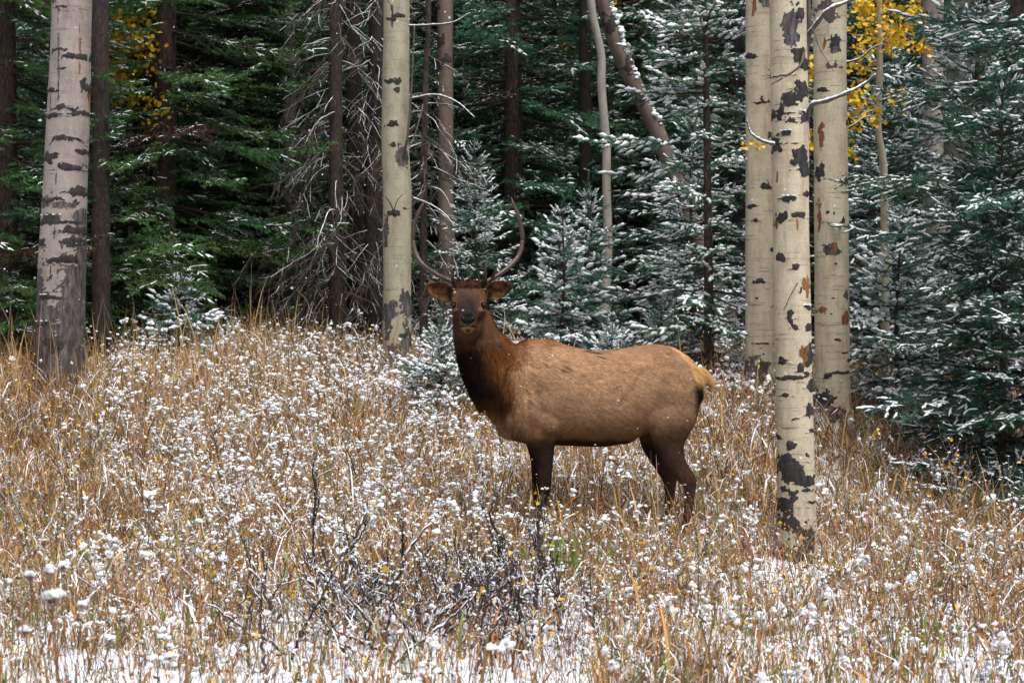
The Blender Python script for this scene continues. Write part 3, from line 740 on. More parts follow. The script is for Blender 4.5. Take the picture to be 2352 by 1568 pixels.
# forest interior
rs = np.random.default_rng(5)
farA = spruce_mesh(13, 2.3, 51, lod=2, snow=.6, tint=GREEN * 1.0, z0=.3, power=.5, spacing=.27, tr=.15, zfine=8)
farB = spruce_mesh(12, 2.1, 52, lod=2, snow=.9, tint=GREEN * .9, z0=.5, power=.5, spacing=.27, tr=.14, zfine=8)
k = 0
for row, (d, n) in enumerate(((29.5, 8), (33, 10), (37, 12), (42, 14))):
    half = d * .36
    for i in range(n):
        x = -half + (i + .5 + rs.uniform(-.25, .25)) * 2 * half / n; dd = d + rs.uniform(-1.2, 1.2)
        place((farA, farB)[int(rs.random() < .42)], (x, dd, float(gz(np.array([x]), np.array([dd]))[0]) - .05), rs.uniform(0, 6.28),
              'shadowy spruce in the depth of the forest background', group='spruces deep in the forest', scale=rs.uniform(.9, 1.2)); k += 1

for i in range(40):                 # unseen spruces added beside and behind the camera to shade the clearing
    a = math.radians(-52 - 256 * (i + rs.uniform(-.3, .3)) / 39) + math.pi / 2; r_ = rs.uniform(18, 23)
    x, y_ = r_ * math.cos(a) * .95, 5 + r_ * math.sin(a)
    if abs(x) < .34 * y_ + 3.2 and y_ > 0: continue
    place((farA, farB)[i % 2], (x, y_, float(gz(np.array([x]), np.array([y_]))[0]) - .05), rs.uniform(0, 6.28),
          'unseen tall spruce added beside and behind the viewpoint to shade the clearing', group='added spruces shading the clearing from its near side', scale=rs.uniform(.95, 1.2))

# ------------------------------------------------------------------ dark trunks and the dead spruce
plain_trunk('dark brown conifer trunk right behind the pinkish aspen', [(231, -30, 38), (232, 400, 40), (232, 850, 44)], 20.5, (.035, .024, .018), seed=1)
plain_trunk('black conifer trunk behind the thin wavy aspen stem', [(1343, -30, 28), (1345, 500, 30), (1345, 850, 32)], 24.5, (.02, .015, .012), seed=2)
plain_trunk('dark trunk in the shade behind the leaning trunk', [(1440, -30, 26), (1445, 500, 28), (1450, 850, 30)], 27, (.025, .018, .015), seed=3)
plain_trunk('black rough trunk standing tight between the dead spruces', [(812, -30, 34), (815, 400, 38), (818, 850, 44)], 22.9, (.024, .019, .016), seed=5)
def dead_spruce(label, cl, d, tint, seed, n, zr, lens, side=None, snow=True):
    root, base = plain_trunk(label, cl, d, tint, name='dead', seed=seed)
    rs = np.random.default_rng(seed)
    wd, sn = Acc(), Acc()
    def grow(p, dr, L, r, lev, droop):
        m = max(4, int(L / .07)); pts = [p]; q = p.copy(); dd = dr.copy()
        for i in range(m):
            dd = norm(dd + np.array([0, 0, -droop * (1.3 - 1.9 * i / m)]) + rs.normal(0, .11, 3)); q = q + dd * L / m; pts.append(q.copy())
        pts = np.array(pts); rr = np.linspace(r, max(.0016, r * .3), len(pts))
        V, T = tube(pts, rr, 4 if lev else 6, False)
        g = rs.uniform(.6, 1.3)
        wd.add(V, T, np.array([.085, .068, .058]) * g)
        if snow and rs.random() < (.45 if lev == 0 else .22 if lev == 1 else .06):
            a = int(rs.uniform(0, .3) * len(pts))
            sp_ = pts[a:] + np.array([0, 0, 1]) * (rr[a:, None] * .9 + .001)
            if len(sp_) > 2:
                V, T = tube(sp_, np.maximum(rr[a:] * .75, .0022) * rs.uniform(.3, 1.2, len(sp_)), 4, False); sn.add(V, T)
        if lev < 2:
            for i in range(int(L / (.10 if lev == 0 else .09))):
                f = rs.uniform(.2, 1); j = min(len(pts) - 2, int(f * (len(pts) - 1)))
                td = norm(pts[j + 1] - pts[j]); sd_ = norm(np.cross(td, (0, 0, 1))) * rs.choice([-1, 1])
                grow(pts[j], norm(td * .6 + sd_ * rs.uniform(.3, .9) + np.array([0, 0, rs.uniform(-.7, .15)])), L * rs.uniform(.2, .42), r * .45, lev + 1, droop * .9)
    for i in range(n):
        z = rs.uniform(*zr); a = rs.uniform(0, 6.28)
        if side is not None and rs.random() < .6: a = side + rs.normal(0, .7)
        q = np.array([0, 0, z])
        lf = rs.uniform(*lens) * (1.15 - .12 * z)
        grow(q, norm(np.array([math.cos(a), math.sin(a), rs.uniform(-.25, .25)])), lf, rs.uniform(.005, .011), 0, .14)
    obj('dead_branches', wd.mesh('dead_branches', M_twig), root)
    if sn.n: obj('snow', sn.mesh('snow', M_snow), root)
dead_spruce('dead spruce with reddish trunk and drooping bare branches holding snow lines', [(770, -30, 28), (772, 400, 32), (775, 840, 40)], 22, (.05, .033, .027), 61, 150, (.15, 4.6), (.6, 1.35), side=math.pi)
dead_spruce('dead dark conifer against the left flank of the greenish aspen', [(866, -30, 34), (858, 400, 40), (856, 850, 46)], 22.5, (.028, .022, .019), 62, 120, (.1, 4.8), (.5, 1.1))
dead_spruce('grey dead conifer right of the greenish aspen with hanging bare twigs', [(985, -30, 12), (975, 300, 14), (972, 840, 20)], 21.5, (.06, .045, .038), 63, 60, (.9, 4.8), (.5, 1.2), side=-.3)

# ------------------------------------------------------------------ branches on big aspens
def bough(pts3, r0, r1, sides=7, snow=.9, tint=(.09, .075, .065)):
    w_, s_ = Acc(), Acc()
    p = smooth_pts(pts3, 40); rr = np.linspace(r0, r1, 40) * (1 + .15 * np.sin(np.arange(40) * .9))
    V, T = tube(p, rr, sides); w_.add(V, T, np.array(tint))
    if snow:
        V, T = tube(p + np.array([0, 0, 1]) * rr[:, None] * .75, rr * .85 * (1 + .25 * np.sin(np.arange(40) * 2.1)), 6); s_.add(V, T)
    return w_, s_
def limbs(parent, base, specs):
    for pts, r0, r1, sn_ in specs:
        a, b_ = bough([P(*q) - base for q in pts], r0, r1, snow=sn_)
        lo = obj('limb', a.mesh('limb', M_twig), parent)
        if b_.n: obj('snow', b_.mesh('snow', M_snow), lo)
trees = {o['label'][:28]: o for o in COL.objects if o.get('category') == 'tree'}
def tr_by(s): 
    for o in COL.objects:
        if o.get('label', '').startswith(s): return o
L_ = tr_by('white aspen with black scars'); lb = np.array(L_.location)
limbs(L_, lb, [([(1850, 300, 13.3), (1862, 245, 13.2), (1900, 232, 13.1), (1950, 212, 13.0), (1990, 190, 13.0), (2010, 172, 12.9)], .018, .006, 1),
               ([(1852, 230, 13.3), (1850, 150, 13.3), (1858, 60, 13.3), (1856, -30, 13.3)], .022, .016, 0),
               ([(1858, 80, 13.3), (1880, 50, 13.2), (1905, 22, 13.1), (1950, 2, 13.1), (1985, -30, 13.1)], .018, .009, 1),
               ([(1860, 50, 13.3), (1872, 80, 13.1), (1882, 110, 13.1), (1900, 140, 13.1), (1915, 165, 13.1)], .004, .002, 0),
               ([(1778, 332, 13.2), (1755, 326, 13.1), (1735, 315, 13.0), (1722, 300, 13.0), (1715, 272, 13.0)], .012, .004, 1),
               ([(1850, 100, 13.3), (1838, 150, 13.1), (1800, 178, 13.1), (1770, 195, 13.1)], .012, .004, 0),
               ([(1832, 650, 13.15), (1815, 680, 13.12), (1806, 700, 13.1), (1800, 712, 13.12)], .005, .003, 0)])
F_ = tr_by('smooth greenish'); fb = np.array(F_.location)
limbs(F_, fb, [([(905, 490, 19.3), (898, 470, 19.2), (888, 455, 19.1), (880, 448, 19.1)], .008, .003, 0), ([(903, 490, 19.3), (912, 462, 19.2), (925, 446, 19.1)], .006, .003, 0),
               ([(925, 368, 19.4), (935, 320, 19.3), (942, 250, 19.3), (948, 150, 19.3), (952, 60, 19.3)], .016, .007, 0),
               ([(905, 45, 19.3), (900, 20, 19.2), (885, -10, 19.2)], .006, .004, 0),
               ([(940, 228, 19.4), (1000, 218, 19.2), (1050, 235, 19.0), (1090, 270, 18.9)], .010, .004, 1),
               ([(940, 60, 19.4), (985, 58, 19.2), (1040, 52, 19.0), (1080, 30, 18.9)], .010, .005, 1),
               ([(950, 455, 19.4), (985, 468, 19.2), (1020, 490, 19.0), (1045, 520, 18.9)], .007, .003, 1)])
M_ = tr_by('cream aspen with vertical'); mb = np.array(M_.location)
limbs(M_, mb, [([(1940, 300, 17), (1965, 285, 16.9), (1985, 270, 16.9), (2015, 265, 16.9)], .009, .003, 1), ([(1940, 145, 17), (1975, 135, 16.9), (2005, 110, 16.8), (2030, 100, 16.8)], .01, .004, 1)])

# ------------------------------------------------------------------ yellow leaves
def leaf_cloud(acc, centers, sizes, n, lsz, cols, rs, hang=.3):
    """leaves = small rounded folded polygons"""
    ang = np.linspace(0, 2 * math.pi, 6, endpoint=False)
    base = np.stack([np.cos(ang), np.sin(ang) * .9, .12 * np.abs(np.sin(ang))], 1)
    T0 = np.array([(0, 1, 2), (0, 2, 3), (0, 3, 4), (0, 4, 5)])
    for c, s in zip(centers, sizes):
        k = n
        pos = c + rs.normal(0, 1, (k, 3)) * s
        q = rs.normal(0, 1, (k, 3)); q[:, 1] -= .8; a = norm(q); b_ = norm(np.cross(a, rs.normal(0, 1, (k, 3)))); cc = np.cross(a, b_)
        M = np.stack([b_, cc, a], -1) * (lsz * rs.uniform(.6, 1.15, k))[:, None, None]
        col = np.array(cols)[rs.integers(0, len(cols), k)] * rs.uniform(.7, 1.15, k)[:, None]
        acc.add(*instances(base, T0, np.ones((6, 3)), M, pos, col))
YEL = [(.75, .45, .02), (.70, .36, .01), (.80, .52, .04), (.55, .42, .03)]
rs = np.random.default_rng(9)
N_ = rN[0]; nb = rN[1]
acc = Acc(); cs, ss = [], []
for (px, py, sx, sy, n_) in [(1990, 60, 40, 55, 9), (2060, 90, 50, 40, 9), (2020, 20, 60, 30, 8), (1970, 200, 25, 45, 6), (1975, 265, 28, 18, 4), (1960, 150, 20, 30, 3), (1857, 130, 12, 80, 7), (1852, 330, 8, 30, 3), (1957, 340, 10, 16, 2), (2060, 225, 16, 14, 2), (2090, 20, 30, 20, 4), (2110, 110, 18, 20, 3)]:
    for _ in range(n_):
        cs.append(P(px + rs.normal(0, sx * .55), py + rs.normal(0, sy * .55), 18.3 + rs.uniform(-.45, .3)) - nb); ss.append(.05)
leaf_cloud(acc, cs, ss, 17, .026, YEL, rs)
# crown above the frame
for _ in range(60):
    cs2 = np.array([[rs.normal(.1, .7), rs.normal(0, .7), rs.uniform(5.2, 6.4)]]); leaf_cloud(acc, cs2, [.12], 14, .03, YEL, rs)
obj('crown', acc.mesh('crown', M_leaf, False), N_)
limbs(N_, nb, [([(2020, 120, 18.3), (2045, 80, 18.2), (2080, 50, 18.1), (2110, 30, 18.1)], .008, .003, 0), ([(2018, 200, 18.3), (1990, 195, 18.2), (1965, 180, 18.2)], .006, .002, 1),
               ([(2022, 100, 18.3), (1995, 60, 18.2), (1975, 20, 18.2)], .007, .003, 0), ([(2018, 250, 18.3), (1985, 262, 18.2), (1955, 290, 18.2)], .007, .003, 1), ([(2020, 220, 18.3), (2060, 232, 18.2), (2090, 262, 18.1)], .006, .003, 0)])
# sprig on the cream aspen
acc = Acc(); K_ = tr_by('cream aspen with a grey'); kb = np.array(K_.location)
leaf_cloud(acc, [P(1735 + dx, 333 + abs(dx) * .1, 17.0) - kb for dx in (-20, -8, 5, 18)], [.018] * 4, 6, .018, YEL[:3], rs)
obj('leaves', acc.mesh('leaves', M_leaf, False), K_)
def yellow_aspen(label, px, d, spots, tw):
    r_ = aspen(label, [(px - 5, -30, tw), (px, 300, tw + 2), (px, 800, tw + 5)], d, [], M_aspen_grey, sides=16, step=.04, seed=int(px), knots=4, top=9)
    acc = Acc(); cs = []
    for (qx, qy, sx, sy, n_) in spots:
        for _ in range(n_): cs.append(P(qx + rs.normal(0, sx), qy + rs.normal(0, sy), d + rs.uniform(-.8, .6)) - r_[1])
    leaf_cloud(acc, cs, [.085] * len(cs), 24, .031, YEL, rs)
    obj('crown', acc.mesh('crown', M_leaf, False), r_[0])
yellow_aspen('yellow-leaved aspen glowing between the dark spruces on the left', 300, 22.9, [(285, 100, 26, 38, 34), (270, 180, 16, 30, 26), (320, 60, 26, 20, 9), (345, 180, 14, 60, 8), (375, 300, 12, 30, 4)], 9)
yellow_aspen('yellow-leaved aspen far behind the dark centre trees', 1385, 28.0, [(1395, 20, 30, 16, 8), (1330, 95, 30, 18, 7), (1440, 80, 20, 16, 3)], 16)

# ------------------------------------------------------------------ elk
ED = 14.0
def E(cx, cy, y=0.0):            # second crop of the photo -> world, y = offset from the elk's plane
    return P(1010.6 + cx * .4219, 624.8 + cy * .4219, ED) + np.array([0, y, 0])
def H(cx, cy, y=0.0):            # first crop (head)
    q = P(900.4 + cx * .2578, 422.6 + cy * .2578, ED + y); return q
KX = .4219 * ED / F
def loft(sections, sides=20, sub=6):
    """sections: (centre, axis_u*ru, axis_v*rv) -> closed tube"""
    c = smooth_pts([s[0] for s in sections], (len(sections) - 1) * sub + 1)
    u = smooth_pts([s[1] for s in sections], len(c)); v = smooth_pts([s[2] for s in sections], len(c))
    a = np.linspace(0, 2 * math.pi, sides, endpoint=False)
    V = (c[:, None] + np.cos(a)[None, :, None] * u[:, None] + np.sin(a)[None, :, None] * v[:, None]).reshape(-1, 3)
    T = grid_tris(len(c), sides, True); k = len(V)
    V = np.vstack([V, c[:1], c[-1:]]); i = np.arange(sides); j = (i + 1) % sides; n = len(c)
    T = np.vstack([T, np.stack([j, i, np.full(sides, k)], 1), np.stack([i + (n - 1) * sides, j + (n - 1) * sides, np.full(sides, k + 1)], 1)])
    # make outward
    vol = np.einsum('ij,ij->i', V[T[:, 0]], np.cross(V[T[:, 1]], V[T[:, 2]])).sum()
    if vol < 0: T = T[:, ::-1]
    return V, T
X_, Y_, Z_ = np.eye(3)
def build_elk():
    A = Acc()
    # torso: cx, top, bottom, half width
    tor = [(298, 640, 780, .07), (330, 520, 850, .13), (380, 430, 905, .18), (450, 372, 932, .225), (540, 368, 940, .25), (640, 384, 944, .275), (740, 410, 948, .29), (850, 426, 952, .30), (950, 420, 944, .295),
           (1040, 408, 915, .275), (1120, 396, 880, .26), (1190, 394, 850, .25), (1260, 408, 830, .235), (1320, 438, 800, .205), (1375, 480, 765, .165), (1415, 535, 725, .115), (1438, 590, 680, .06)]
    secs = []
    for cx, t, b_, hw in tor:
        secs.append((E(cx, (t + b_) / 2, .02), np.array([0, hw, 0]), np.array([0, 0, (b_ - t) / 2 * KX])))
    # superellipse-ish torso
    V, T = loft(secs, 32, 5); A.add(V, T)
    def ell(c, r, rot=None):
        v = JV * np.array(r)
        if rot is not None:
            ca, sa = math.cos(rot), math.sin(rot); v = v @ np.array([[ca, 0, sa], [0, 1, 0], [-sa, 0, ca]])
        A.add(v + c, JT)
    def limb(pts, rx, ry, sides=16):
        pts = np.array(pts); n = len(pts); tan = norm(np.gradient(pts, axis=0))
        s = []
        for i in range(n):
            u = norm(np.cross(tan[i], Y_)) * rx[i]; v = norm(np.cross(tan[i], u)) * ry[i]
            s.append((pts[i], u, v))
        V, T = loft(s, sides, 5); A.add(V, T)
    # shoulder and haunch masses
    ell(E(480, 700, -.13), (.21, .11, .34), .12); ell(E(480, 700, .15), (.21, .11, .34), .12)
    ell(E(1255, 640, -.13), (.215, .125, .27), -.1); ell(E(1255, 640, .15), (.215, .125, .27), -.1)
    # withers hump, chest
    ell(E(560, 430, .02), (.19, .10, .095)); ell(E(390, 800, .02), (.13, .13, .15))
    def limb_(pts, rx, ry): limb(pts, rx, ry)
    ell(E(585, 810, -.19), (.08, .05, .10), .2)
    # neck
    nk = [((520, 720), 225, .21), ((440, 660), 215, .19), ((365, 590), 192, .17), ((295, 510), 168, .155), ((235, 425), 143, .14), ((198, 340), 122, .13), ((182, 270), 108, .12), ((172, 205), 96, .11)]
    dirs = [(.75, -.66), (.75, -.66), (.78, -.62), (.80, -.6), (.88, -.48), (.97, -.25), (1, -.05), (1, 0)]
    s = []
    for ((cx, cy), r, hw), (ax, az) in zip(nk, dirs):
        u = np.array([ax, 0, -az]) ; u = u / np.linalg.norm(u) * r * KX   # across the neck, in the picture plane
        s.append((E(cx, cy, .03), u, np.array([0, hw, 0])))
    V, T = loft(s, 28, 5); A.add(V, T)
    # mane hanging at the throat
    limb_([E(168, 330, .0), E(172, 420, .0), E(190, 510, .0), E(235, 600, .01), (E(300, 690, .02))], [.125, .118, .115, .13, .15], [.10, .10, .10, .11, .12])
    # head, facing the camera (-Y)
    hx = H(688, 1000)[0]
    hd = [(.10, 1.775, .060, .07), (.05, 1.79, .098, .098), (-.02, 1.80, .118, .112), (-.08, 1.785, .134, .120), (-.14, 1.757, .128, .122), (-.20, 1.725, .102, .112), (-.27, 1.690, .078, .098), (-.33, 1.662, .070, .086), (-.39, 1.640, .069, .078), (-.435, 1.628, .062, .066), (-.462, 1.622, .044, .046)]
    s = [(np.array([hx, ED + y, z]), np.array([hw, 0, 0]), np.array([0, .35 * hh, hh])) for y, z, hw, hh in hd]
    V, T = loft(s, 26, 5); A.add(V, T)
    # cheeks, jaw, chin, brow, nasal bridge
    for sg in (-1, 1):
        ell(np.array([hx + sg * .075, ED - .08, 1.70]), (.050, .12, .085)); ell(np.array([hx + sg * .052, ED - .03, 1.60]), (.07, .12, .09))
        ell(np.array([hx + sg * .100, ED - .125, 1.776]), (.032, .050, .020)); ell(np.array([hx + sg * .100, ED - .14, 1.712]), (.026, .045, .016))
        ell(np.array([hx + sg * .034, ED - .43, 1.648]), (.030, .035, .026)); ell(np.array([hx + sg * .040, ED - .39, 1.592]), (.030, .06, .034))
        ell(np.array([hx + sg * .062, ED + .0, 1.895]), (.045, .06, .035))
    ell(np.array([hx, ED - .36, 1.560]), (.042, .075, .034)); ell(np.array([hx, ED - .26, 1.585]), (.055, .13, .05)); ell(np.array([hx, ED - .1, 1.56]), (.10, .14, .09))
    ell(np.array([hx, ED - .0, 1.885]), (.09, .07, .04))
    # ears: thin cupped leaves
    def ear(b0, tip, low, sg):
        b0, tip, low = map(np.array, (b0, tip, low))
        ax = tip - b0; Lr = np.linalg.norm(ax); ax = ax / Lr
        up = norm(np.cross(ax, Y_)); up = up if up[2] > 0 else -up
        fw = np.array([0, -1.0, 0])
        n, m = 15, 11; outer, inner = [], []
        for i in range(n):
            t = i / (n - 1); wd_ = .070 * (math.sin(math.pi * (t ** 1.1 * .84 + .15)) ** .9) + .003
            for j in range(m):
                s_ = (j / (m - 1)) * 2 - 1
                p = b0 + ax * Lr * t + up * s_ * wd_ - up * .012
                dep = (1 - s_ * s_) * wd_ * .75
                outer.append(p - fw * (dep + .012 * (1 - s_ * s_) + .005)); inner.append(p - fw * (dep * .85 - .009))
        V = np.array(outer + inner); g = grid_tris(n, m, False); k = n * m
        T = np.vstack([g, g[:, ::-1] + k])
        rim = [i * m for i in range(n)] + [(n - 1) * m + j for j in range(1, m)] + [i * m + m - 1 for i in range(n - 2, -1, -1)] + [j for j in range(m - 2, 0, -1)]
        for q in range(len(rim)):
            a_, b_ = rim[q], rim[(q + 1) % len(rim)]; T = np.vstack([T, [[a_, b_, b_ + k], [a_, b_ + k, a_ + k]]])
        vol = np.einsum('ij,ij->i', V[T[:, 0]] - b0, np.cross(V[T[:, 1]] - b0, V[T[:, 2]] - b0)).sum()
        if vol < 0: T = T[:, ::-1]
        A.add(V, T)
    ear(H(560, 990, .02), H(302, 885, -.02), H(480, 1090, 0), -1)
    ear(H(825, 985, .02), H(1045, 870, -.02), H(980, 1040, 0), 1)
    # legs.  front near / far, hind near / far
    gzv = lambda x, y: float(gz(np.array([x]), np.array([ED + y]))[0])
    feet = []
    def leg(pts, rx, ry, y, hoof):
        pp = [E(cx, cy, yy) for cx, cy, yy in pts]
        limb(pp, rx, ry)
        f = pp[-1]; g = gzv(f[0], y)
        lo = np.array([f[0] - .012, f[1], g + .075])
        limb([f, (f + lo) / 2, lo], [rx[-1]] * 3, [ry[-1]] * 3)
        ell(lo + np.array([0, 0, .0]), (.040, .036, .040)); feet.append(lo)
    leg([(515, 770, -.12), (540, 880, -.13), (560, 960, -.13), (566, 1040, -.13), (566, 1110, -.135), (564, 1160, -.135), (560, 1230, -.135), (556, 1310, -.135), (552, 1365, -.135)],
        [.155, .125, .088, .064, .057, .052, .036, .032, .040], [.09, .08, .062, .052, .048, .046, .032, .030, .036], -.135, 0)
    leg([(500, 780, .15), (518, 880, .15), (530, 960, .15), (536, 1040, .15), (538, 1110, .15), (536, 1160, .15), (532, 1230, .15), (528, 1310, .15), (524, 1365, .15)],
        [.11, .095, .074, .058, .053, .050, .036, .032, .040], [.09, .08, .062, .052, .048, .046, .032, .030, .036], .15, 0)
    leg([(1275, 680, -.10), (1250, 790, -.12), (1240, 870, -.13), (1243, 940, -.14), (1264, 1010, -.14), (1302, 1075, -.14), (1342, 1125, -.14), (1350, 1180, -.14), (1345, 1260, -.14), (1335, 1340, -.14), (1325, 1400, -.14)],
        [.19, .185, .148, .112, .086, .070, .064, .046, .036, .034, .040], [.13, .13, .115, .085, .066, .052, .046, .038, .032, .030, .036], -.14, 0)
    leg([(1230, 680, .12), (1200, 790, .14), (1165, 870, .15), (1168, 940, .15), (1190, 1000, .15), (1225, 1070, .15), (1258, 1130, .15), (1262, 1190, .15), (1255, 1270, .15), (1245, 1340, .15), (1235, 1400, .15)],
        [.18, .16, .115, .092, .074, .062, .057, .044, .035, .034, .040], [.12, .12, .10, .078, .060, .050, .044, .036, .032, .030, .036], .15, 0)
    # tail
    limb([E(1405, 545, .02), E(1445, 570, .02), E(1470, 600, .02), E(1482, 632, .02)], [.055, .045, .034, .014], [.05, .04, .03, .012])
    # sheath under the belly
    ell(E(1010, 905, .02), (.10, .05, .045), .2)
    me = A.mesh('elk_raw', M_fur)
    tmp = obj('elk_raw', me)
    md = tmp.modifiers.new('r', 'REMESH'); md.mode = 'VOXEL'; md.voxel_size = .0085
    ms = tmp.modifiers.new('s', 'SMOOTH'); ms.factor = .5; ms.iterations = 12
    dg = bpy.context.evaluated_depsgraph_get()
    ev = tmp.evaluated_get(dg); m2 = ev.to_mesh(); m2.calc_loop_triangles()
    n = len(m2.vertices); v = np.empty(n * 3, np.float32); m2.vertices.foreach_get('co', v); v = v.reshape(-1, 3).astype(float)
    t = np.empty(len(m2.loop_triangles) * 3, np.int32); m2.loop_triangles.foreach_get('vertices', t); t = t.reshape(-1, 3)
    nn = np.empty(n * 3, np.float32); m2.vertices.foreach_get('normal', nn); nn = nn.reshape(-1, 3).astype(float)
    ev.to_mesh_clear(); bpy.data.objects.remove(tmp)
    # ---- coat colours (natural markings, plus some painted muscle shading), in crop coordinates of the elk's own plane
    x, y, z = v.T
    cx = ((x / ED * F + 1176) - 1010.6) / .4219
    cy = ((784 - ((z - CAMZ) / ED + math.tan(PITCH)) * F) - 624.8) / .4219
    def sst(a, b_, q): q = np.clip((q - a) / (b_ - a), 0, 1); return q * q * (3 - 2 * q)
    nz_ = np.array([mnoise.noise((a * 9, b_ * 9, c * 9)) for a, b_, c in v]); nf = np.array([mnoise.noise((a * 30, b_ * 30, c * 30)) for a, b_, c in v])
    tan_ = np.array([.38, .225, .128]); rust = np.array([.135, .050, .016]); dark = np.array([.010, .006, .005]); brown = np.array([.060, .032, .022]); rump = np.array([.62, .37, .15]); legc = np.array([.024, .014, .011])
    ginger = np.array([.24, .105, .038])
    c = np.tile(tan_, (n, 1))
    def lay(col, f): 
        nonlocal c
        f = np.clip(f, 0, 1)[:, None]; c = c * (1 - f) + np.asarray(col) * f
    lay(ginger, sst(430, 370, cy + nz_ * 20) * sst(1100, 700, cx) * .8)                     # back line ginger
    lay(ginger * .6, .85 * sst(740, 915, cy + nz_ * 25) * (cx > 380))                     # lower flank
    lay(brown * 1.5, .55 * sst(.0, .5, nz_ * .4 + .5 - np.hypot((cx - 480) / 130, (cy - 800) / 110)))  # shoulder shadow painted into the coat colour
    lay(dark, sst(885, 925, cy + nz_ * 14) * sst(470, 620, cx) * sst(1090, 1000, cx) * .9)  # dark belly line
    # neck / mane
    dn = (cx - 330) * .82 + (cy - 560) * .35 * 0 - (cy - 500) * .30 * 0
    neckf = sst(510, 340, cx + (cy - 560) * .12 + nz_ * 70 + nf * 25) * sst(900, 700, cy)
    lay(rust * 1.25, neckf)
    nedge = 70 + np.interp(cy, [280, 400, 500, 600, 680, 760], [0, 15, 35, 75, 140, 220])
    lay(rust * .45, .8 * sst(360, 200, cx - nedge * .5) * sst(300, 420, cy) * sst(900, 650, cy))
    lay(dark, sst(200, 80, cx - nedge + nz_ * 40) * sst(320, 440, cy + nz_ * 70 + nf * 40) * sst(780, 640, cy + nz_ * 60) )
    # legs
    lay(legc, sst(840, 960, cy + nz_ * 25) * ((cx < 660) | (cx > 1090)))
    lay(brown * 1.3, .5 * sst(560, 900, cy) * sst(1120, 1300, cx + nz_ * 30))
    lay(brown * 1.1, .6 * sst(760, 880, cy) * sst(1140, 1250, cx))
    # rump patch and its dark edge
    edge = np.interp(cy, [390, 440, 500, 560, 620, 680, 760, 900], [1235, 1285, 1340, 1372, 1388, 1398, 1400, 1400])
    rp = sst(-12, 14, cx - edge + nz_ * 12) * sst(760, 690, cy)
    lay(rump, rp)
    lay(dark * 1.2, sst(45, 0, np.abs(cx - edge - 12 + nz_ * 8) - 14) * sst(580, 640, cy) * sst(830, 740, cy))
    lay(dark * 1.5, sst(1250, 1400, cy)); lay(ginger * .5, .0 * cy)
    # head
    hm = (cy < 390) & (cx < 400) & ((y < ED - .0) | (cy < 200))
    hw = sst(ED + .08, ED - .05, y) * (cy < 400) * (cx < 330)
    X0 = x - hx
    lay(np.array([.072, .036, .020]), hw * .95)
    face = sst(.10, .05, np.abs(X0)) * sst(ED - .02, ED - .10, y) * sst(1.60, 1.68, z)
    lay(np.array([.048, .028, .024]), face * .95)
    lay(np.array([.085, .045, .028]), .8 * sst(1.80, 1.86, z + nf * .02) * sst(.11, .07, np.abs(X0)) * (y < ED + .05))
    lay(np.array([.014, .011, .012]), sst(ED - .18, ED - .32, y) * sst(1.60, 1.64, z) * sst(.075, .04, np.abs(X0)) * .8)
    nose = sst(.040, .030, np.abs(X0)) * sst(ED - .415, ED - .44, y) * sst(1.590, 1.605, z)
    nose = np.maximum(nose, sst(.052, .046, np.hypot(X0, (z - 1.635) * 1.3)) * sst(ED - .41, ED - .43, y))
    lay((.006, .006, .007), nose)
    lay((.26, .15, .085), .75 * sst(.058, .046, np.abs(X0)) * sst(1.592, 1.582, z + .25 * np.abs(X0)) * sst(1.525, 1.545, z) * (y < ED - .28))     # pale chin
    lay((.012, .008, .007), sst(.007, .004, np.abs(z - 1.588 + .35 * np.abs(X0) ** 1.5 * 2)) * (np.abs(X0) < .06) * (y < ED - .33))               # mouth line
    lay((.02, .012, .010), sst(.02, .012, np.abs(X0)) * sst(1.57, 1.56, z) * sst(1.535, 1.545, z) * (y < ED - .33) * .9)
    for sg in (-1, 1):
        q = np.sqrt(((X0 - sg * .110) / 1) ** 2 + ((z - 1.738) / .8) ** 2 + ((y - (ED - .18)) / 1.3) ** 2)
        lay((.26, .13, .07), sst(.055, .040, q) * (z < 1.735) * .75 + sst(.05, .036, q) * (z >= 1.735) * .35)
        lay((.30, .17, .10), .7 * sst(.016, .006, np.hypot((X0 - sg * .100) / 2.2, z - 1.704 + .15 * (np.abs(X0) - .1))) * (y < ED - .1))
        lay((.008, .006, .006), sst(.040, .029, np.hypot(q, 0) + .25 * np.maximum(0, z - 1.748)))
    # ears
    er = (np.abs(X0) > .135) & (cy < 240) & (z > 1.70)
    c[er] = np.array([.085, .042, .022])
    inn = er & (nn[:, 1] < -.25)
    c[inn] = np.array([.13, .062, .030]) * (1 + 1.1 * nf[inn, None]) * np.interp(np.abs(X0[inn]), [.13, .17, .21, .30], [.35, .7, 1.35, .8])[:, None]
    rim = er & ((np.abs(nn[:, 1]) < .25))
    c[rim] = np.array([.045, .024, .018])
    c *= (1 + .22 * nz_ + .12 * nf)[:, None]
    fu, fv = np.where(cx < 470, z, x * .86 - z * .5), np.where(cx < 470, x + y * .5, x * .5 + z * .86)
    st_ = np.array([mnoise.noise((a * 9, b_ * 75, 3.3)) + .6 * mnoise.noise((a * 22, b_ * 150, 1.3)) for a, b_ in zip(fu, fv)])
    c *= np.clip(1 + st_ * np.where(cx < 470, .42, .24), .3, 2)[:, None]
    lay(brown * 1.6, .35 * sst(26, 6, np.abs((cx - 1040) + (cy - 600) * .75 + nz_ * 20)) * sst(470, 540, cy) * sst(760, 680, cy))  # muscle shading painted into the coat along the flank fold
    lay(brown * 1.6, .30 * sst(30, 6, np.abs(cx - 545 - (cy - 700) * .25 + nz_ * 25)) * sst(540, 640, cy) * sst(860, 780, cy))  # same painted shading, as a crease line down the shoulder
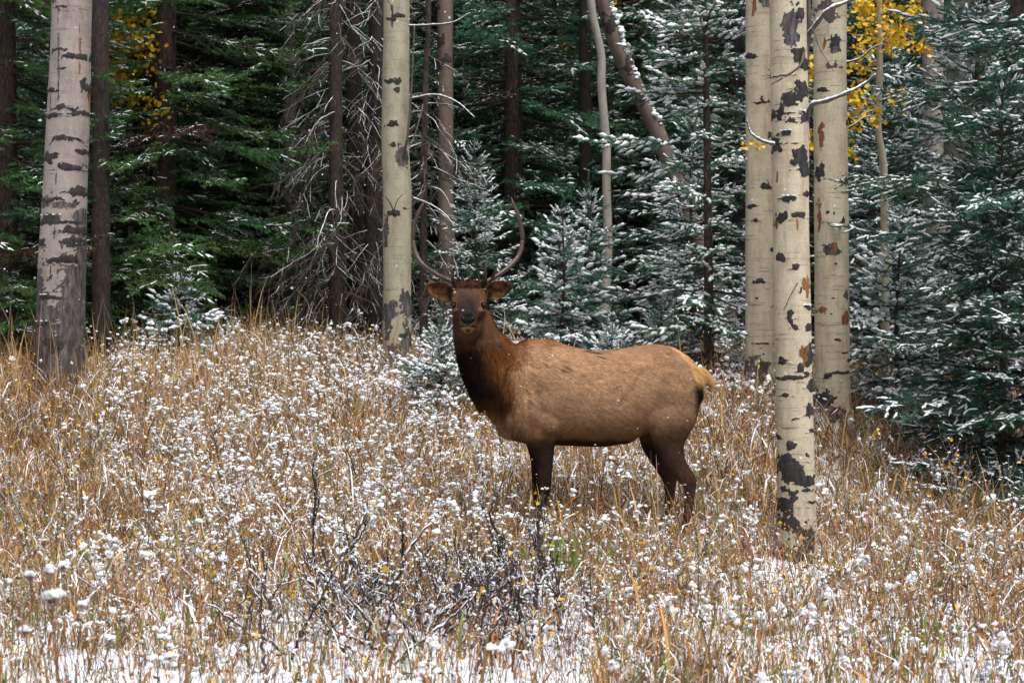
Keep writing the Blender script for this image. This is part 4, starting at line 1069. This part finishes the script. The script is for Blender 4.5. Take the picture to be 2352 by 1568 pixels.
    # small dark scratches on the flank
    for (sx, sy, L, a_) in [(690, 520, 28, .5), (668, 532, 26, .35), (575, 505, 22, .8), (950, 620, 26, -.5), (470, 640, 30, .9), (770, 560, 12, 0), (490, 700, 22, .9), (840, 440, 50, .15), (800, 428, 30, -.1), (870, 462, 30, .3), (960, 420, 20, 0)]:
        du = (cx - sx) * math.cos(a_) + (cy - sy) * math.sin(a_); dv = -(cx - sx) * math.sin(a_) + (cy - sy) * math.cos(a_)
        lay(brown, .75 * sst(1.2, .8, np.hypot(du / L, dv / 5)) * (y < ED + .05))
    base = np.array([E(900, 700)[0], ED, 0.0])
    root = empty('bull_elk', base)
    tag(root, 'brown bull elk with tall antlers standing side-on in snowy grass and looking at the camera', 'elk')
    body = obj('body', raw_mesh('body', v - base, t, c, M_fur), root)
    # ---- hair: fine tapering triangles lying along the coat
    tri = v[t]; ar = np.linalg.norm(np.cross(tri[:, 1] - tri[:, 0], tri[:, 2] - tri[:, 0]), axis=1)
    rs = np.random.default_rng(3)
    NH = 190000
    pk = rs.choice(len(t), NH, p=ar / ar.sum()); bc = rs.dirichlet((1, 1, 1), NH)
    hp = np.einsum('nk,nkj->nj', bc, tri[pk]); hn = norm(np.einsum('nk,nkj->nj', bc, nn[t[pk]])); hc = np.einsum('nk,nkj->nj', bc, c[t[pk]])
    hcx = ((hp[:, 0] / ED * F + 1176) - 1010.6) / .4219; hcy = ((784 - ((hp[:, 2] - CAMZ) / ED + math.tan(PITCH)) * F) - 624.8) / .4219
    ishead = (hcy < 370) & (hp[:, 1] < ED + .0) & (hcx < 330)
    isneck = (hcx < 480) & (hcy < 900) & ~ishead
    isear = (np.abs(hp[:, 0] - hx) > .13) & (hcy < 240)
    ln = np.full(NH, .026); ln[isneck] = .055 * np.interp(hcx[isneck], [350, 480], [1, .45]); ln[ishead] = .009; ln[isear] = .016; tuft = (hp[:, 2] > 1.865) & (hp[:, 1] < ED + .06) & (np.abs(hp[:, 0] - hx) < .115); ln[tuft] = .045
    ln[(hcx > 1400) & (hcy < 660)] = .03
    top = (hcy < 440) & (hcx > 400) & (hcx < 800); ln[top] = .022
    ln[(hcy > 900)] = .010
    ln *= rs.uniform(.5, 1.2, NH)
    flow = np.tile(np.array([.85, 0, -.5]), (NH, 1)); flow[isneck] = (.30, 0, -.95); flow[ishead] = (0, .5, .6); flow[hcy > 930] = (.1, 0, -1)
    flow[isear] = np.stack([np.sign(hp[isear, 0] - hx) * .8, np.zeros(isear.sum()), np.full(isear.sum(), .3)], 1)
    flow[tuft] = (0, -.9, .5); flow[tuft] += rs.normal(0, .45, (tuft.sum(), 3))
    flow = flow + rs.normal(0, .16, (NH, 3)); fl = norm(flow - hn * (flow * hn).sum(1, keepdims=True))
    lift = np.where(isneck, .35, np.where(tuft, .7, .22))[:, None]
    dr = norm(fl + hn * lift)
    sd_ = norm(np.cross(dr, hn)); hwid = np.where(isneck, .0026, .0015)[:, None]
    keep = ~((hcy > 200) & ishead & (hp[:, 1] < ED - .40))
    nosek = hc.sum(1) > .03
    kp = keep & nosek | isneck
    VV = np.stack([hp - sd_ * hwid, hp + sd_ * hwid, hp + dr * ln[:, None]], 1)[kp]
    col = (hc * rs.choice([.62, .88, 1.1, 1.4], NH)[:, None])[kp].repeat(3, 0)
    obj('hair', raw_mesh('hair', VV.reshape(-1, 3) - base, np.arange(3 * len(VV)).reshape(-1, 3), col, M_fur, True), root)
    # ---- eyes
    me_, te, be = mat('eye_material'); be.inputs['Base Color'].default_value = (.006, .004, .003, 1); be.inputs['Roughness'].default_value = .22; be.inputs['Specular IOR Level'].default_value = .25
    for sg in (-1, 1):
        e = Acc(); e.add(JV * np.array((.0185, .020, .0155)) + np.array([hx + sg * .109, ED - .186, 1.738]) - base, JT)
        obj('eye', e.mesh('eye', me_), root)
    mn, tn, bn = mat('nostril_material'); bn.inputs['Base Color'].default_value = (.003, .003, .003, 1); bn.inputs['Roughness'].default_value = .35
    for sg in (-1, 1):
        e = Acc(); v_ = JV * np.array((.013, .006, .009)); a_ = -sg * .5
        v_ = v_ @ np.array([[math.cos(a_), 0, math.sin(a_)], [0, 1, 0], [-math.sin(a_), 0, math.cos(a_)]])
        e.add(v_ + np.array([hx + sg * .034, ED - .462, 1.642]) - base, JT); obj('nostril', e.mesh('nostril', mn), root)
    e = Acc(); e.add(JV * np.array((.040, .010, .022)) + np.array([hx, ED - .462, 1.628]) - base, JT)
    mp_, tp_, bp_ = mat('nose_material'); bp_.inputs['Base Color'].default_value = (.006, .0055, .006, 1); bp_.inputs['Roughness'].default_value = .8; bp_.inputs['Specular IOR Level'].default_value = .12
    obj('nose_pad', e.mesh('nose_pad', mp_), root)
    e = Acc(); rq = np.random.default_rng(8)
    lumps(e, np.stack([hx + rq.uniform(-.09, .08, 9), np.full(9, ED - .03), np.full(9, 1.925)], 1) - base + rq.normal(0, .006, (9, 3)), rq.uniform(.004, .010, 9), .7)
    for cx_, cy_ in [(845, 424), (852, 432), (838, 420), (700, 398), (642, 380), (950, 416)]:
        lumps(e, (E(cx_, cy_ - 4, -.06) - base)[None], np.array([.007]), .6)
    obj('snow', e.mesh('snow', M_snow), root)
    # ---- antlers
    def antler(beam, tines):
        a = Acc()
        p = smooth_pts([H(*q) for q in beam[0]], 70); rr = np.interp(np.linspace(0, 1, 70), *beam[1])
        ph = np.arange(70)
        V, T = tube(p, rr * (1 + .05 * np.sin(ph * 1.9) + .05 * np.sin(ph * .7 + 1)), 14)
        zz = np.linspace(0, 1, 70).repeat(14)
        colr = np.concatenate([np.interp(zz, [0, .15, .6, .93, 1], [.7, .9, 1.4, 2.2, 4.2]), [1, 3]])[:, None] * np.array([.050, .030, .022])
        a.add(V - base, T, colr)
        for pts, r0 in tines:
            q = smooth_pts([H(*s) for s in pts], 18); V, T = tube(q, np.linspace(r0, .0025, 18), 10)
            cc = np.concatenate([np.linspace(.8, 2.6, 18).repeat(10), [1, 2.6]])[:, None] * np.array([.055, .034, .025])
            a.add(V - base, T, cc)
        obj('antler', a.mesh('antler', M_antler), root)
    rad = ([0, .04, .12, .35, .55, .75, .92, 1], [.023, .019, .0165, .0185, .018, .015, .010, .002])
    antler(([(818, 905, .02), (845, 868, .02), (900, 838, .05), (1000, 772, .10), (1085, 695, .16), (1140, 610, .20), (1160, 500, .22), (1150, 380, .20), (1115, 255, .16), (1085, 185, .14), (1063, 118, .12)], rad),
           [([(835, 880, .0), (828, 800, -.10), (838, 720, -.14), (850, 655, -.14)], .0155), ([(895, 845, .05), (912, 800, -.02), (930, 760, -.05), (938, 735, -.05)], .014)])
    antler(([(560, 905, .02), (530, 868, .02), (440, 828, .05), (345, 772, .10), (262, 705, .16), (208, 610, .20), (188, 500, .22), (195, 390, .20), (228, 270, .16), (262, 200, .14), (300, 148, .12)], rad),
           [([(545, 880, .0), (535, 810, -.10), (522, 750, -.16), (508, 712, -.17)], .0155), ([(440, 832, .05), (418, 815, -.06), (400, 805, -.11)], .011)])
build_elk()

# ------------------------------------------------------------------ logs, stumps
def log(label, p0, p1, r, name='fallen_log', tint=(.07, .05, .04), snowr=.8, n=30, cat='log'):
    p0, p1 = np.array(p0), np.array(p1)
    s = np.linspace(0, 1, n)[:, None]; pts = p0 + (p1 - p0) * s; pts[:, 2] += .02 * np.sin(s[:, 0] * 9)
    V, T = tube(pts, r * (1 - .2 * s[:, 0]) * (1 + .08 * np.sin(s[:, 0] * 23)), 14)
    root = empty(name, p0); tag(root, label, cat)
    obj('wood', raw_mesh('wood', V - p0, T, np.tile(np.array(tint), (len(V), 1)), M_bark), root)
    a = Acc(); rs = np.random.default_rng(int(abs(p0[0] * 100)))
    k = int(np.linalg.norm(p1 - p0) / (r * .35))
    q = p0 + (p1 - p0) * rs.uniform(0, 1, (k, 1)); q[:, 2] += r * .85; q[:, 1] += rs.normal(0, r * .35, k)
    V, T = tube(pts + np.array([0, 0, r * .38]), r * snowr * (1 + .15 * np.sin(s[:, 0] * 31)), 10); a.add(V - p0, T)
    lumps(a, q - p0, np.full(k, r * .38), .6, hi=True)
    obj('snow', a.mesh('snow', M_snow), root)
def gpt(px, py, d): 
    p = P(px, py, d); return p
log('long snow-covered log behind the grass knoll left of the elk', gpt(545, 792, 24.5), gpt(770, 806, 24.0), .12, snowr=1.0)
log('snow-capped log beside the foot of the pinkish aspen', gpt(-20, 852, 21.5), gpt(72, 846, 21.5), .06)
log('snowy fallen trunk lying along the edge of the right spruce', gpt(2030, 1190, 15.1), gpt(2400, 1200, 14.9), .035, snowr=.95)
log('snow-topped crooked dead limb in the grass right of the near aspen', gpt(1962, 1172, 15.2), gpt(2030, 1122, 15.5), .045, name='broken_limb', snowr=1.0, n=12, cat='branch')
log('short rotten wood piece under snow in the lower right grass', gpt(1895, 1328, 12.0), gpt(1965, 1300, 12.2), .035, name='broken_limb', tint=(.13, .05, .03), n=10, cat='branch')
log('dark slanted broken stub beside the brown trunk on the knoll', gpt(548, 800, 22.2), gpt(566, 735, 22.2), .035, name='broken_stump', tint=(.02, .016, .014), snowr=.2, n=10, cat='stump')
log('dark rotten stump in the shade between the two snowy spruces', gpt(1418, 800, 21.5), gpt(1500, 765, 22), .10, name='rotten_log', tint=(.012, .010, .01), snowr=.3, n=12)

# ------------------------------------------------------------------ shrubs with bare twigs
def shrub(label, base_px, d, stems, seed, n_extra=20, spread=.5, height=.5, name='bare_shrub', leaves=8, r=.006, tint=(.045, .035, .036)):
    rs = np.random.default_rng(seed)
    b0 = np.array(on_ground(base_px, d))
    wd, sn, lf = Acc(), Acc(), Acc()
    tips = []
    def twig(pts, r0, r1, s_=True, sk=1.0):
        n = max(6, len(pts) * 4); p = smooth_pts(pts, n); p += rs.normal(0, r0 * .5, p.shape); rr = np.linspace(r0, r1, n)
        V, T = tube(p, rr, 5, False); wd.add(V, T, np.array(tint) * rs.uniform(.6, 1.4))
        tan = norm(np.gradient(p, axis=0)); flat = 1 - np.abs(tan[:, 2])
        if s_:
            sr = sk * rr * (.4 + 1.0 * flat) * rs.uniform(.4, 1.3, n) * (flat > .18); sr = np.maximum(sr, 0)
            V, T = tube(p + Z_ * (rr * 1.0)[:, None], sr + .0004, 5, False); sn.add(V, T)
        tips.append(p[-1]); return p
    def side(p, r0, lev, n):
        for i in range(n):
            f = rs.uniform(.2, 1); j = min(len(p) - 2, int(f * (len(p) - 1))); td = norm(p[j + 1] - p[j])
            q = p[j]; dd = norm(td * .7 + rs.normal(0, .5, 3) + Z_ * .55); L = rs.uniform(.08, .26) * (1 if lev == 0 else .55)
            pts = [q]; 
            for _ in range(3): dd = norm(dd + Z_ * .18 + rs.normal(0, .14, 3)); pts.append(pts[-1] + dd * L / 3)
            pp = twig(pts, r0 * .5, r0 * .22)
            if lev < 1: side(pp, r0 * .6, lev + 1, 3)
    for pts in stems:
        q = [P(*s) - b0 for s in pts]
        dd_ = np.linalg.norm(np.diff(np.array(q), axis=0), axis=1).sum()
        pp = twig(q, r * rs.uniform(.8, 1.15), r * .35, True, 1.45); side(pp, r * .8, 0, int(dd_ * 9))
    for _ in range(n_extra):
        a = rs.uniform(0, 6.28); u = rs.uniform(.1, 1.4); dd = norm(np.array([math.cos(a) * u, math.sin(a) * u, rs.uniform(.5, 1.2)])); L = height * rs.uniform(.5, 1.1)
        q0 = np.array([rs.normal(0, spread * .35), rs.normal(0, spread * .35), -.02]); pts = [q0]
        for _ in range(4): dd = norm(dd + rs.normal(0, .12, 3) + Z_ * .08); pts.append(pts[-1] + dd * L / 4)
        pp = twig(pts, r * .6, r * .22); side(pp, r * .45, 0, 4)
    root = empty(name, b0); tag(root, label, 'shrub')
    tips = np.array(tips); kk = rs.random(len(tips)) < .45
    lumps(sn, tips[kk], rs.uniform(.004, .013, kk.sum()), .8, hi=False)
    obj('stems', wd.mesh('stems', M_twig), root); obj('snow', sn.mesh('snow', M_snow), root)
    if leaves:
        leaf_cloud(lf, tips[rs.integers(0, len(tips), leaves)], [.012] * leaves, 2, .016, [(.62, .40, .04), (.55, .33, .03), (.40, .22, .05)], rs)
        obj('leaves', lf.mesh('leaves', M_leaf, False), root)
def c7(l, d): return [(551 + x * .3516, 1056.6 + y * .3516, d + dy) for x, y, dy in l]
D7 = 9.5
shrub('large bare dark-twigged shrub with snow lines in the front centre grass', 990, D7,
      [c7([(1230, 1160, 0), (1300, 1030, 0), (1440, 930, -.05), (1650, 850, -.1), (1830, 750, -.15)], D7), c7([(1440, 935, -.05), (1500, 820, 0), (1570, 720, .05), (1720, 700, 0)], D7),
       c7([(1150, 1200, 0), (980, 1130, 0), (920, 1120, -.1), (810, 1210, -.1)], D7), c7([(1200, 1240, 0), (1000, 1080, .1), (780, 1020, .1), (640, 880, .2), (490, 640, .3), (490, 300, .3), (485, 30, .3)], D7),
       c7([(870, 1110, 0), (900, 930, .1), (960, 840, .1), (1050, 720, .1), (1090, 590, .15), (1230, 440, .2)], D7), c7([(700, 1060, 0), (560, 900, 0), (440, 770, .1)], D7),
       c7([(1610, 1260, -.2), (1650, 1180, -.2), (1750, 1080, -.2), (1830, 930, -.2), (1920, 830, -.2), (2070, 710, -.2)], D7), c7([(1450, 960, 0), (1520, 1060, -.1), (1590, 1170, -.2), (1610, 1230, -.2)], D7),
       c7([(1500, 1150, .2), (1600, 980, .2), (1700, 800, .2), (1715, 640, .2), (1640, 370, .2), (1670, 220, .2)], D7), c7([(580, 1210, 0), (400, 1070, 0), (250, 1050, 0), (100, 1000, 0)], D7),
       c7([(260, 1060, 0), (170, 880, 0), (60, 700, 0)], D7), c7([(1900, 1130, -.2), (2020, 1100, -.2), (2130, 1110, -.2)], D7), c7([(1420, 1150, 0), (1650, 1110, 0), (1850, 1060, 0)], D7),
       c7([(1200, 1180, .1), (1180, 1000, .1), (1160, 800, .2), (1240, 600, .3)], D7), c7([(1250, 1230, -.1), (1420, 1230, -.2), (1540, 1300, -.3)], D7), c7([(1620, 940, .1), (1770, 970, .1), (1870, 990, .1)], D7),
       c7([(1930, 1000, .3), (1960, 700, .3), (1950, 480, .3), (1965, 250, .3)], D7), c7([(700, 1140, .2), (690, 900, .2), (720, 700, .3), (760, 500, .3), (840, 300, .4)], D7)], 71, n_extra=75, spread=1.15, height=.52, leaves=60, r=.0145)
for i, (px, d, lab, ne, hh) in enumerate([(385, 11.2, 'thin dark-stemmed twig plant in the left foreground grass', 5, .6), (1560, 11.6, 'bare twiggy plant in the grass below the elk belly', 9, .45), (1190, 12.6, 'slender bare twigs just in front of the elk front legs', 8, .45),
                                          (720, 13.0, 'small bare shrub in the grass left of the elk chest', 9, .5), (2270, 11.5, 'leggy twig plant with a few yellow leaves at the lower right', 9, .6), (90, 12.0, 'dark-stemmed shrub with yellow leaves at the left edge', 12, .75),
                                          (1290, 8.9, 'small twiggy plant at the bottom centre edge', 9, .35), (330, 15.2, 'low twiggy bush in the snowy left slope', 12, .45)]):
    shrub(lab, px, d, [], 80 + i, n_extra=ne, spread=.45, height=hh, leaves=10 if 'yellow' in lab else 4, r=.0052)
for i, (px, d, lab) in enumerate([(2230, 14.6, 'yellow-leaved shrub tuft against the skirt of the big right spruce'), (2010, 17.5, 'twig plant with round yellow leaves right of the orange-stained aspen'), (2120, 15.2, 'small plant with scattered yellow leaves left of the right spruce skirt')]):
    shrub(lab, px, d, [], 95 + i, n_extra=10, spread=.5, height=.75, leaves=34, r=.004)

# ------------------------------------------------------------------ grass, snow clumps, leaf litter (stuff)
def meadow():
    rs = np.random.default_rng(13)
    def scatter(n, d0=7.6, d1=23.5, wide=.335):
        d = np.sqrt(rs.uniform(d0 ** 2, d1 ** 2, n)); x = rs.uniform(-wide, wide, n) * d
        return x, d
    patch = lambda x, y, s, o: np.array([mnoise.noise((a * s + o, b_ * s, 0)) for a, b_ in zip(x, y)])
    # --- blades
    N = 190000
    x, y = scatter(N); pn = patch(x, y, .9, 0); pn2 = patch(x, y, 2.6, 7)
    px = 1176 + F * x / y
    snowy = np.clip((13.0 - y) / 3.5, 0, 1) * .42 + ((y < 13.5) & (x > .9)) * .30 + ((y < 10.2) & (px > 540) & (px < 1360)) * .5            # sparser over the open snow
    keep = rs.random(N) < np.clip(.85 + pn2 * 1.0 + pn * .5 - snowy, .10, 1) * np.where(y > 20.5, .5, 1) * np.where((y > 19) & (px > 950) & (px < 1700), .35, 1)
    keep &= ~((px > 1750) & (px < 1910) & (y > 11.3) & (y < 13.25) & (rs.random(N) < .8))
    x, y, pn, pn2, px = x[keep], y[keep], pn[keep], pn2[keep], px[keep]; n = len(x)
    z = gz(x, y)
    h = rs.gamma(7, .043, n) * np.interp(y, [8, 12, 18, 23], [.68, .80, 1.0, 1.0]) * (1 + .35 * pn)
    tall = rs.random(n) < np.where((px < 700) & (y > 17), .10, .012); h[tall] *= 1.7
    a = rs.uniform(0, 6.28, n); lean = rs.uniform(.05, .45, n); wdt = rs.uniform(.0018, .0046, n); broad = rs.random(n) < .16; wdt[broad] *= 2.0
    curl = np.where(tall, rs.uniform(0, .3, n), rs.uniform(.1, 1.7, n))
    K = 5; tt = np.linspace(0, 1, K)
    ang0 = lean * .4; seg = h / (K - 1)
    ang = ang0[:, None] + curl[:, None] * tt[None] ** 2.2 * 1.5
    hx_ = np.cumsum(np.sin(ang) * seg[:, None], 1) - np.sin(ang[:, :1]) * seg[:, None]; hz_ = np.cumsum(np.cos(ang) * seg[:, None], 1) - np.cos(ang[:, :1]) * seg[:, None]
    cx_ = x[:, None] + np.cos(a)[:, None] * hx_; cy_ = y[:, None] + np.sin(a)[:, None] * hx_; cz_ = z[:, None] - .01 + hz_
    fa = a + math.pi / 2 + rs.normal(0, .7, n)
    wv = np.stack([np.cos(fa), np.sin(fa), np.zeros(n)], 1)
    wp = wdt[:, None] * np.array([.8, 1, .95, .7, .12])[None]
    C0 = np.stack([cx_, cy_, cz_], -1)
    Lf = C0 - wv[:, None] * wp[..., None]; Rt = C0 + wv[:, None] * wp[..., None]
    V = np.stack([Lf, Rt], 2).reshape(-1, 3)
    q = np.arange(K - 1) * 2
    t0 = np.concatenate([np.stack([q, q + 1, q + 3], 1), np.stack([q, q + 3, q + 2], 1)])
    T = (t0[None] + (np.arange(n) * 2 * K)[:, None, None]).reshape(-1, 3)
    pal = np.array([(.40, .215, .075), (.32, .135, .042), (.46, .30, .13), (.20, .085, .035), (.26, .18, .07), (.13, .18, .045), (.35, .26, .10), (.14, .07, .055)])
    pr = np.array([.20, .17, .15, .13, .13, .07, .08, .07])
    ci = rs.choice(len(pal), n, p=pr / pr.sum())
    grn = (pn2 > .15) & (rs.random(n) < .20) & (y < 13); ci[grn] = 5
    c = pal[ci] * rs.uniform(.65, 1.25, n)[:, None]
    c[(px < 330) & (y > 12) & (rs.random(n) < .5)] *= np.array([.8, .75, .5])
    c[tall] = np.array([.46, .30, .15]) * rs.uniform(.7, 1.1, (tall.sum(), 1))
    cc = np.repeat(c[:, None], K, 1)
    sc_ = (curl > .65) & (rs.random(n) < .40)                       # snow lying on the bent-over part
    cc[sc_, 2:] = (.72, .74, .78)
    cc = np.repeat(cc[:, :, None], 2, 2).reshape(-1, 3)
    tag(obj('meadow_grass', raw_mesh('meadow_grass', V, T, cc, M_grass)), 'tan and brown frost-bitten grass stalks covering the meadow', 'grass', kind='stuff')
    # --- green tuft beside the elk's front legs and others
    # --- snow clumps sitting in the herbs
    N = 90000
    sx, sy = scatter(N); p1 = patch(sx, sy, 1.1, 3); p2 = patch(sx, sy, 3.2, 9); spx = 1176 + F * sx / sy
    wgt = .10 + 1.1 * p1 + 1.5 * p2
    wgt += np.where((sy < 10) & (spx > 560) & (spx < 1330), -.3, 0)
    wgt += np.where((spx > 250) & (spx < 1150) & (sy > 13) & (sy < 21), .50, 0)
    wgt += np.where((spx < 230) & (sy > 12.5), -.55, 0) + np.where(sy > 21, -.35, 0) + np.where((spx > 1900) & (sy > 14), -.3, 0)
    wgt += np.where((spx > 1740) & (spx < 1920) & (sy > 11.3) & (sy < 13.3), -.6, 0) + np.where((spx > 1500) & (sy > 13), -.15, 0)
    kp = rs.random(N) < np.clip(wgt, .03, 1) * .8; sx, sy, spx = sx[kp], sy[kp], spx[kp]; m = len(sx)
    sh = rs.gamma(5, .045, m) * np.where(sy < 12, .7, 1.0)
    sz = (rs.gamma(2.0, .0036, m) + .0022) * np.interp(sy, [8, 13, 20], [.8, 1, 1.35])
    S = Acc(); lumps(S, np.stack([sx, sy, gz(sx, sy) + sh], 1), sz, 1.0)
    big = rs.random(m) < .13
    # clusters: grouped lumps forming bigger pillows
    bx, by = sx[big], sy[big]; bz = gz(bx, by) + sh[big]
    csz = np.minimum(rs.gamma(3, .0040, len(bx)) + .005, .03); cdir = rs.uniform(0, 6.28, len(bx)); dz_ = rs.normal(-.1, .9, len(bx))
    for _ in range(8):
        o_ = rs.normal(0, 1.3, len(bx)) * csz
        lumps(S, np.stack([bx + np.cos(cdir) * o_ + rs.normal(0, .3, len(bx)) * csz, by + np.sin(cdir) * o_ + rs.normal(0, .3, len(bx)) * csz, bz + dz_ * o_ + rs.normal(0, .7, len(bx)) * csz], 1), csz * rs.uniform(.3, .9, len(bx)), 1.0, hi=True)
    tag(obj('snow_clumps', S.mesh('snow_clumps', M_snow)), 'small clumps of fresh snow caught on the herbs and grass', 'snow', kind='stuff')
    # --- herb stems with little curled leaves, brown to wine red
    N = 60000
    lx, ly = scatter(N, 7.6, 22); lpx = 1176 + F * lx / ly
    lz = gz(lx, ly) + rs.gamma(4, .05, N)
    pos = np.stack([lx, ly, lz], 1)
    ang6 = np.array([(-1, 0, 0), (0, .42, .25), (1, 0, -.35), (0, -.42, .25)]); T0 = np.array([(0, 1, 2), (0, 2, 3)])
    a_ = norm(rs.normal(0, 1, (N, 3)) + np.array([0, 0, .3])); b_ = norm(np.cross(a_, rs.normal(0, 1, (N, 3)))); c_ = np.cross(a_, b_)
    szl = rs.uniform(.007, .019, N) 
    pal = np.array([(.30, .14, .06), (.20, .08, .04), (.36, .20, .09), (.13, .05, .035), (.42, .28, .12), (.62, .40, .04), (.14, .18, .04), (.26, .16, .09)])
    pp = np.array([.22, .18, .18, .12, .12, .045, .06, .08]); ci = rs.choice(8, N, p=pp / pp.sum())
    yl = (((lpx < 420) & (ly > 12.5)) | ((lpx > 1500) & (lpx < 1900) & (ly > 13))) & (rs.random(N) < .16); ci[yl] = 5
    ci[(lpx > 120) & (lpx < 1300) & (ly > 10) & (rs.random(N) < .05)] = 5
    szl[ci == 5] *= 1.3
    col = pal[ci] * rs.uniform(.6, 1.25, N)[:, None]
    L = Acc(); L.add(*instances(ang6, T0, np.ones((4, 3)), np.stack([b_, c_, a_], -1) * szl[:, None, None], pos, col))
    # thin dark stems
    N = 16000; tx, ty = scatter(N, 7.6, 21.5); tz = gz(tx, ty); hh = rs.gamma(6, .05, N); dr = norm(np.stack([rs.normal(0, .28, N), rs.normal(0, .28, N), np.ones(N)], 1))
    b0 = np.stack([tx, ty, tz], 1); b1 = b0 + dr * (hh * .55)[:, None]; dr2 = norm(dr + rs.normal(0, .25, (N, 3))); b2 = b1 + dr2 * (hh * .45)[:, None]
    wv = norm(np.stack([np.ones(N), rs.normal(0, .4, N), np.zeros(N)], 1)) * rs.uniform(.0011, .0022, N)[:, None]
    V = np.stack([b0 - wv, b0 + wv, b1 - wv * .8, b1 + wv * .8, b2], 1).reshape(-1, 3); T1 = np.array([(0, 1, 3), (0, 3, 2), (2, 3, 4)])
    T = (T1[None] + (np.arange(N) * 5)[:, None, None]).reshape(-1, 3)
    cs_ = (np.array([(.07, .045, .04), (.12, .05, .035), (.20, .12, .07)])[rs.integers(0, 3, N)]).repeat(5, 0)
    L.add(V, T, cs_)
    tag(obj('withered_herbs', L.mesh('withered_herbs', M_leaf, False)), 'withered brown and yellow herb leaves and stems among the grass', 'undergrowth', kind='stuff')
meadow()
def green_tuft(label, px, d, n, seed, h=.35, spread=.10):
    rs = np.random.default_rng(seed); b0 = np.array(on_ground(px, d)); A = Acc()
    for i in range(n):
        q = np.array([rs.normal(0, spread), rs.normal(0, .06), -.02]); hh = h * rs.uniform(.5, 1.1); ln = rs.normal(0, .12); w_ = rs.uniform(.003, .006)
        pts = np.array([q, q + [ln * .2 * hh, 0, hh * .5], q + [ln * .6 * hh, 0, hh * .85], q + [ln * 1.1 * hh + .01, 0, hh]])
        V = np.concatenate([pts - [w_, 0, 0], pts + [w_, .002, 0]]); V[3] = V[7]
        A.add(V, [(0, 4, 5), (0, 5, 1), (1, 5, 6), (1, 6, 2), (2, 6, 7)], np.array([.13, .24, .035]) * rs.uniform(.6, 1.3))
    tag(obj('grass_tuft', A.mesh('grass_tuft', M_grass), loc=b0), label, 'grass')
green_tuft('bright green grass tuft in front of and between the elk legs', 1300, 11.4, 46, 1, .34)
green_tuft('green grass blades at the bottom right', 2150, 9.2, 14, 2, .22, .2)
green_tuft('green grass blades at the bottom left', 300, 9.3, 18, 3, .25, .22)

def tall_herb(label, d, base, heads, seed):
    rs = np.random.default_rng(seed); b0 = np.array(on_ground(base, d)); root = empty('seedhead_plant', b0); tag(root, label, 'plant')
    for (px, py, r_) in heads:
        t_ = P(px, py, d + rs.uniform(-.12, .12)) - b0; m_ = np.array([t_[0] * .35, t_[1] * .5, t_[2] * .5])
        q = smooth_pts([np.array([rs.normal(0, .01), 0, -.03]), m_, t_], 14); V, T = tube(q, np.linspace(.003, .0016, 14), 5); A = Acc(); A.add(V, T, (.14, .075, .045))
        st = obj('stalk', A.mesh('stalk', M_twig), root); rr = r_ * d / F; A = Acc()
        for _ in range(60):
            dd = norm(rs.normal(0, 1, 3)); V, T = tube(np.array([t_, t_ + dd * rr * .6, t_ + dd * rr * rs.uniform(.7, 1.05)]), .0012, 3); A.add(V, T, (.30, .2, .17))
        obj('seedhead', A.mesh('seedhead', M_twig), root)
        A = Acc(); lumps(A, t_ + rs.normal(0, .33, (9, 3)) * rr * [1, 1, .5] + [0, 0, rr * .35], rs.uniform(.3, .55, 9) * rr, .8, hi=True); obj('snow', A.mesh('snow', M_snow), root)
tall_herb('tall snow-capped seedhead plant close to the camera at the lower left', 5.6, 150, [(115, 1378, 30), (68, 1322, 17), (112, 1312, 17), (146, 1302, 16), (22, 1338, 12), (55, 1450, 17), (190, 1390, 14), (255, 1470, 12)], 4)

# falling snowflakes in the air
def flakes():
    rs = np.random.default_rng(17); n = 1500
    y = rs.uniform(6, 22, n); x = rs.uniform(-.33, .33, n) * y; z = CAMZ + rs.uniform(-.16, .24, n) * y
    ok = z > gz(x, y) + .2
    A = Acc(); lumps(A, np.stack([x, y, z], 1)[ok], rs.uniform(.0018, .0042, ok.sum()), 1.0)
    tag(obj('snowflakes', A.mesh('snowflakes', M_snow)), 'tiny snowflakes falling through the air', 'snow', kind='stuff')
flakes()
print('TRIS', sum(len(m.polygons) for m in bpy.data.meshes), 'with copies', sum(len(o.data.polygons) for o in COL.objects if o.type == 'MESH'))
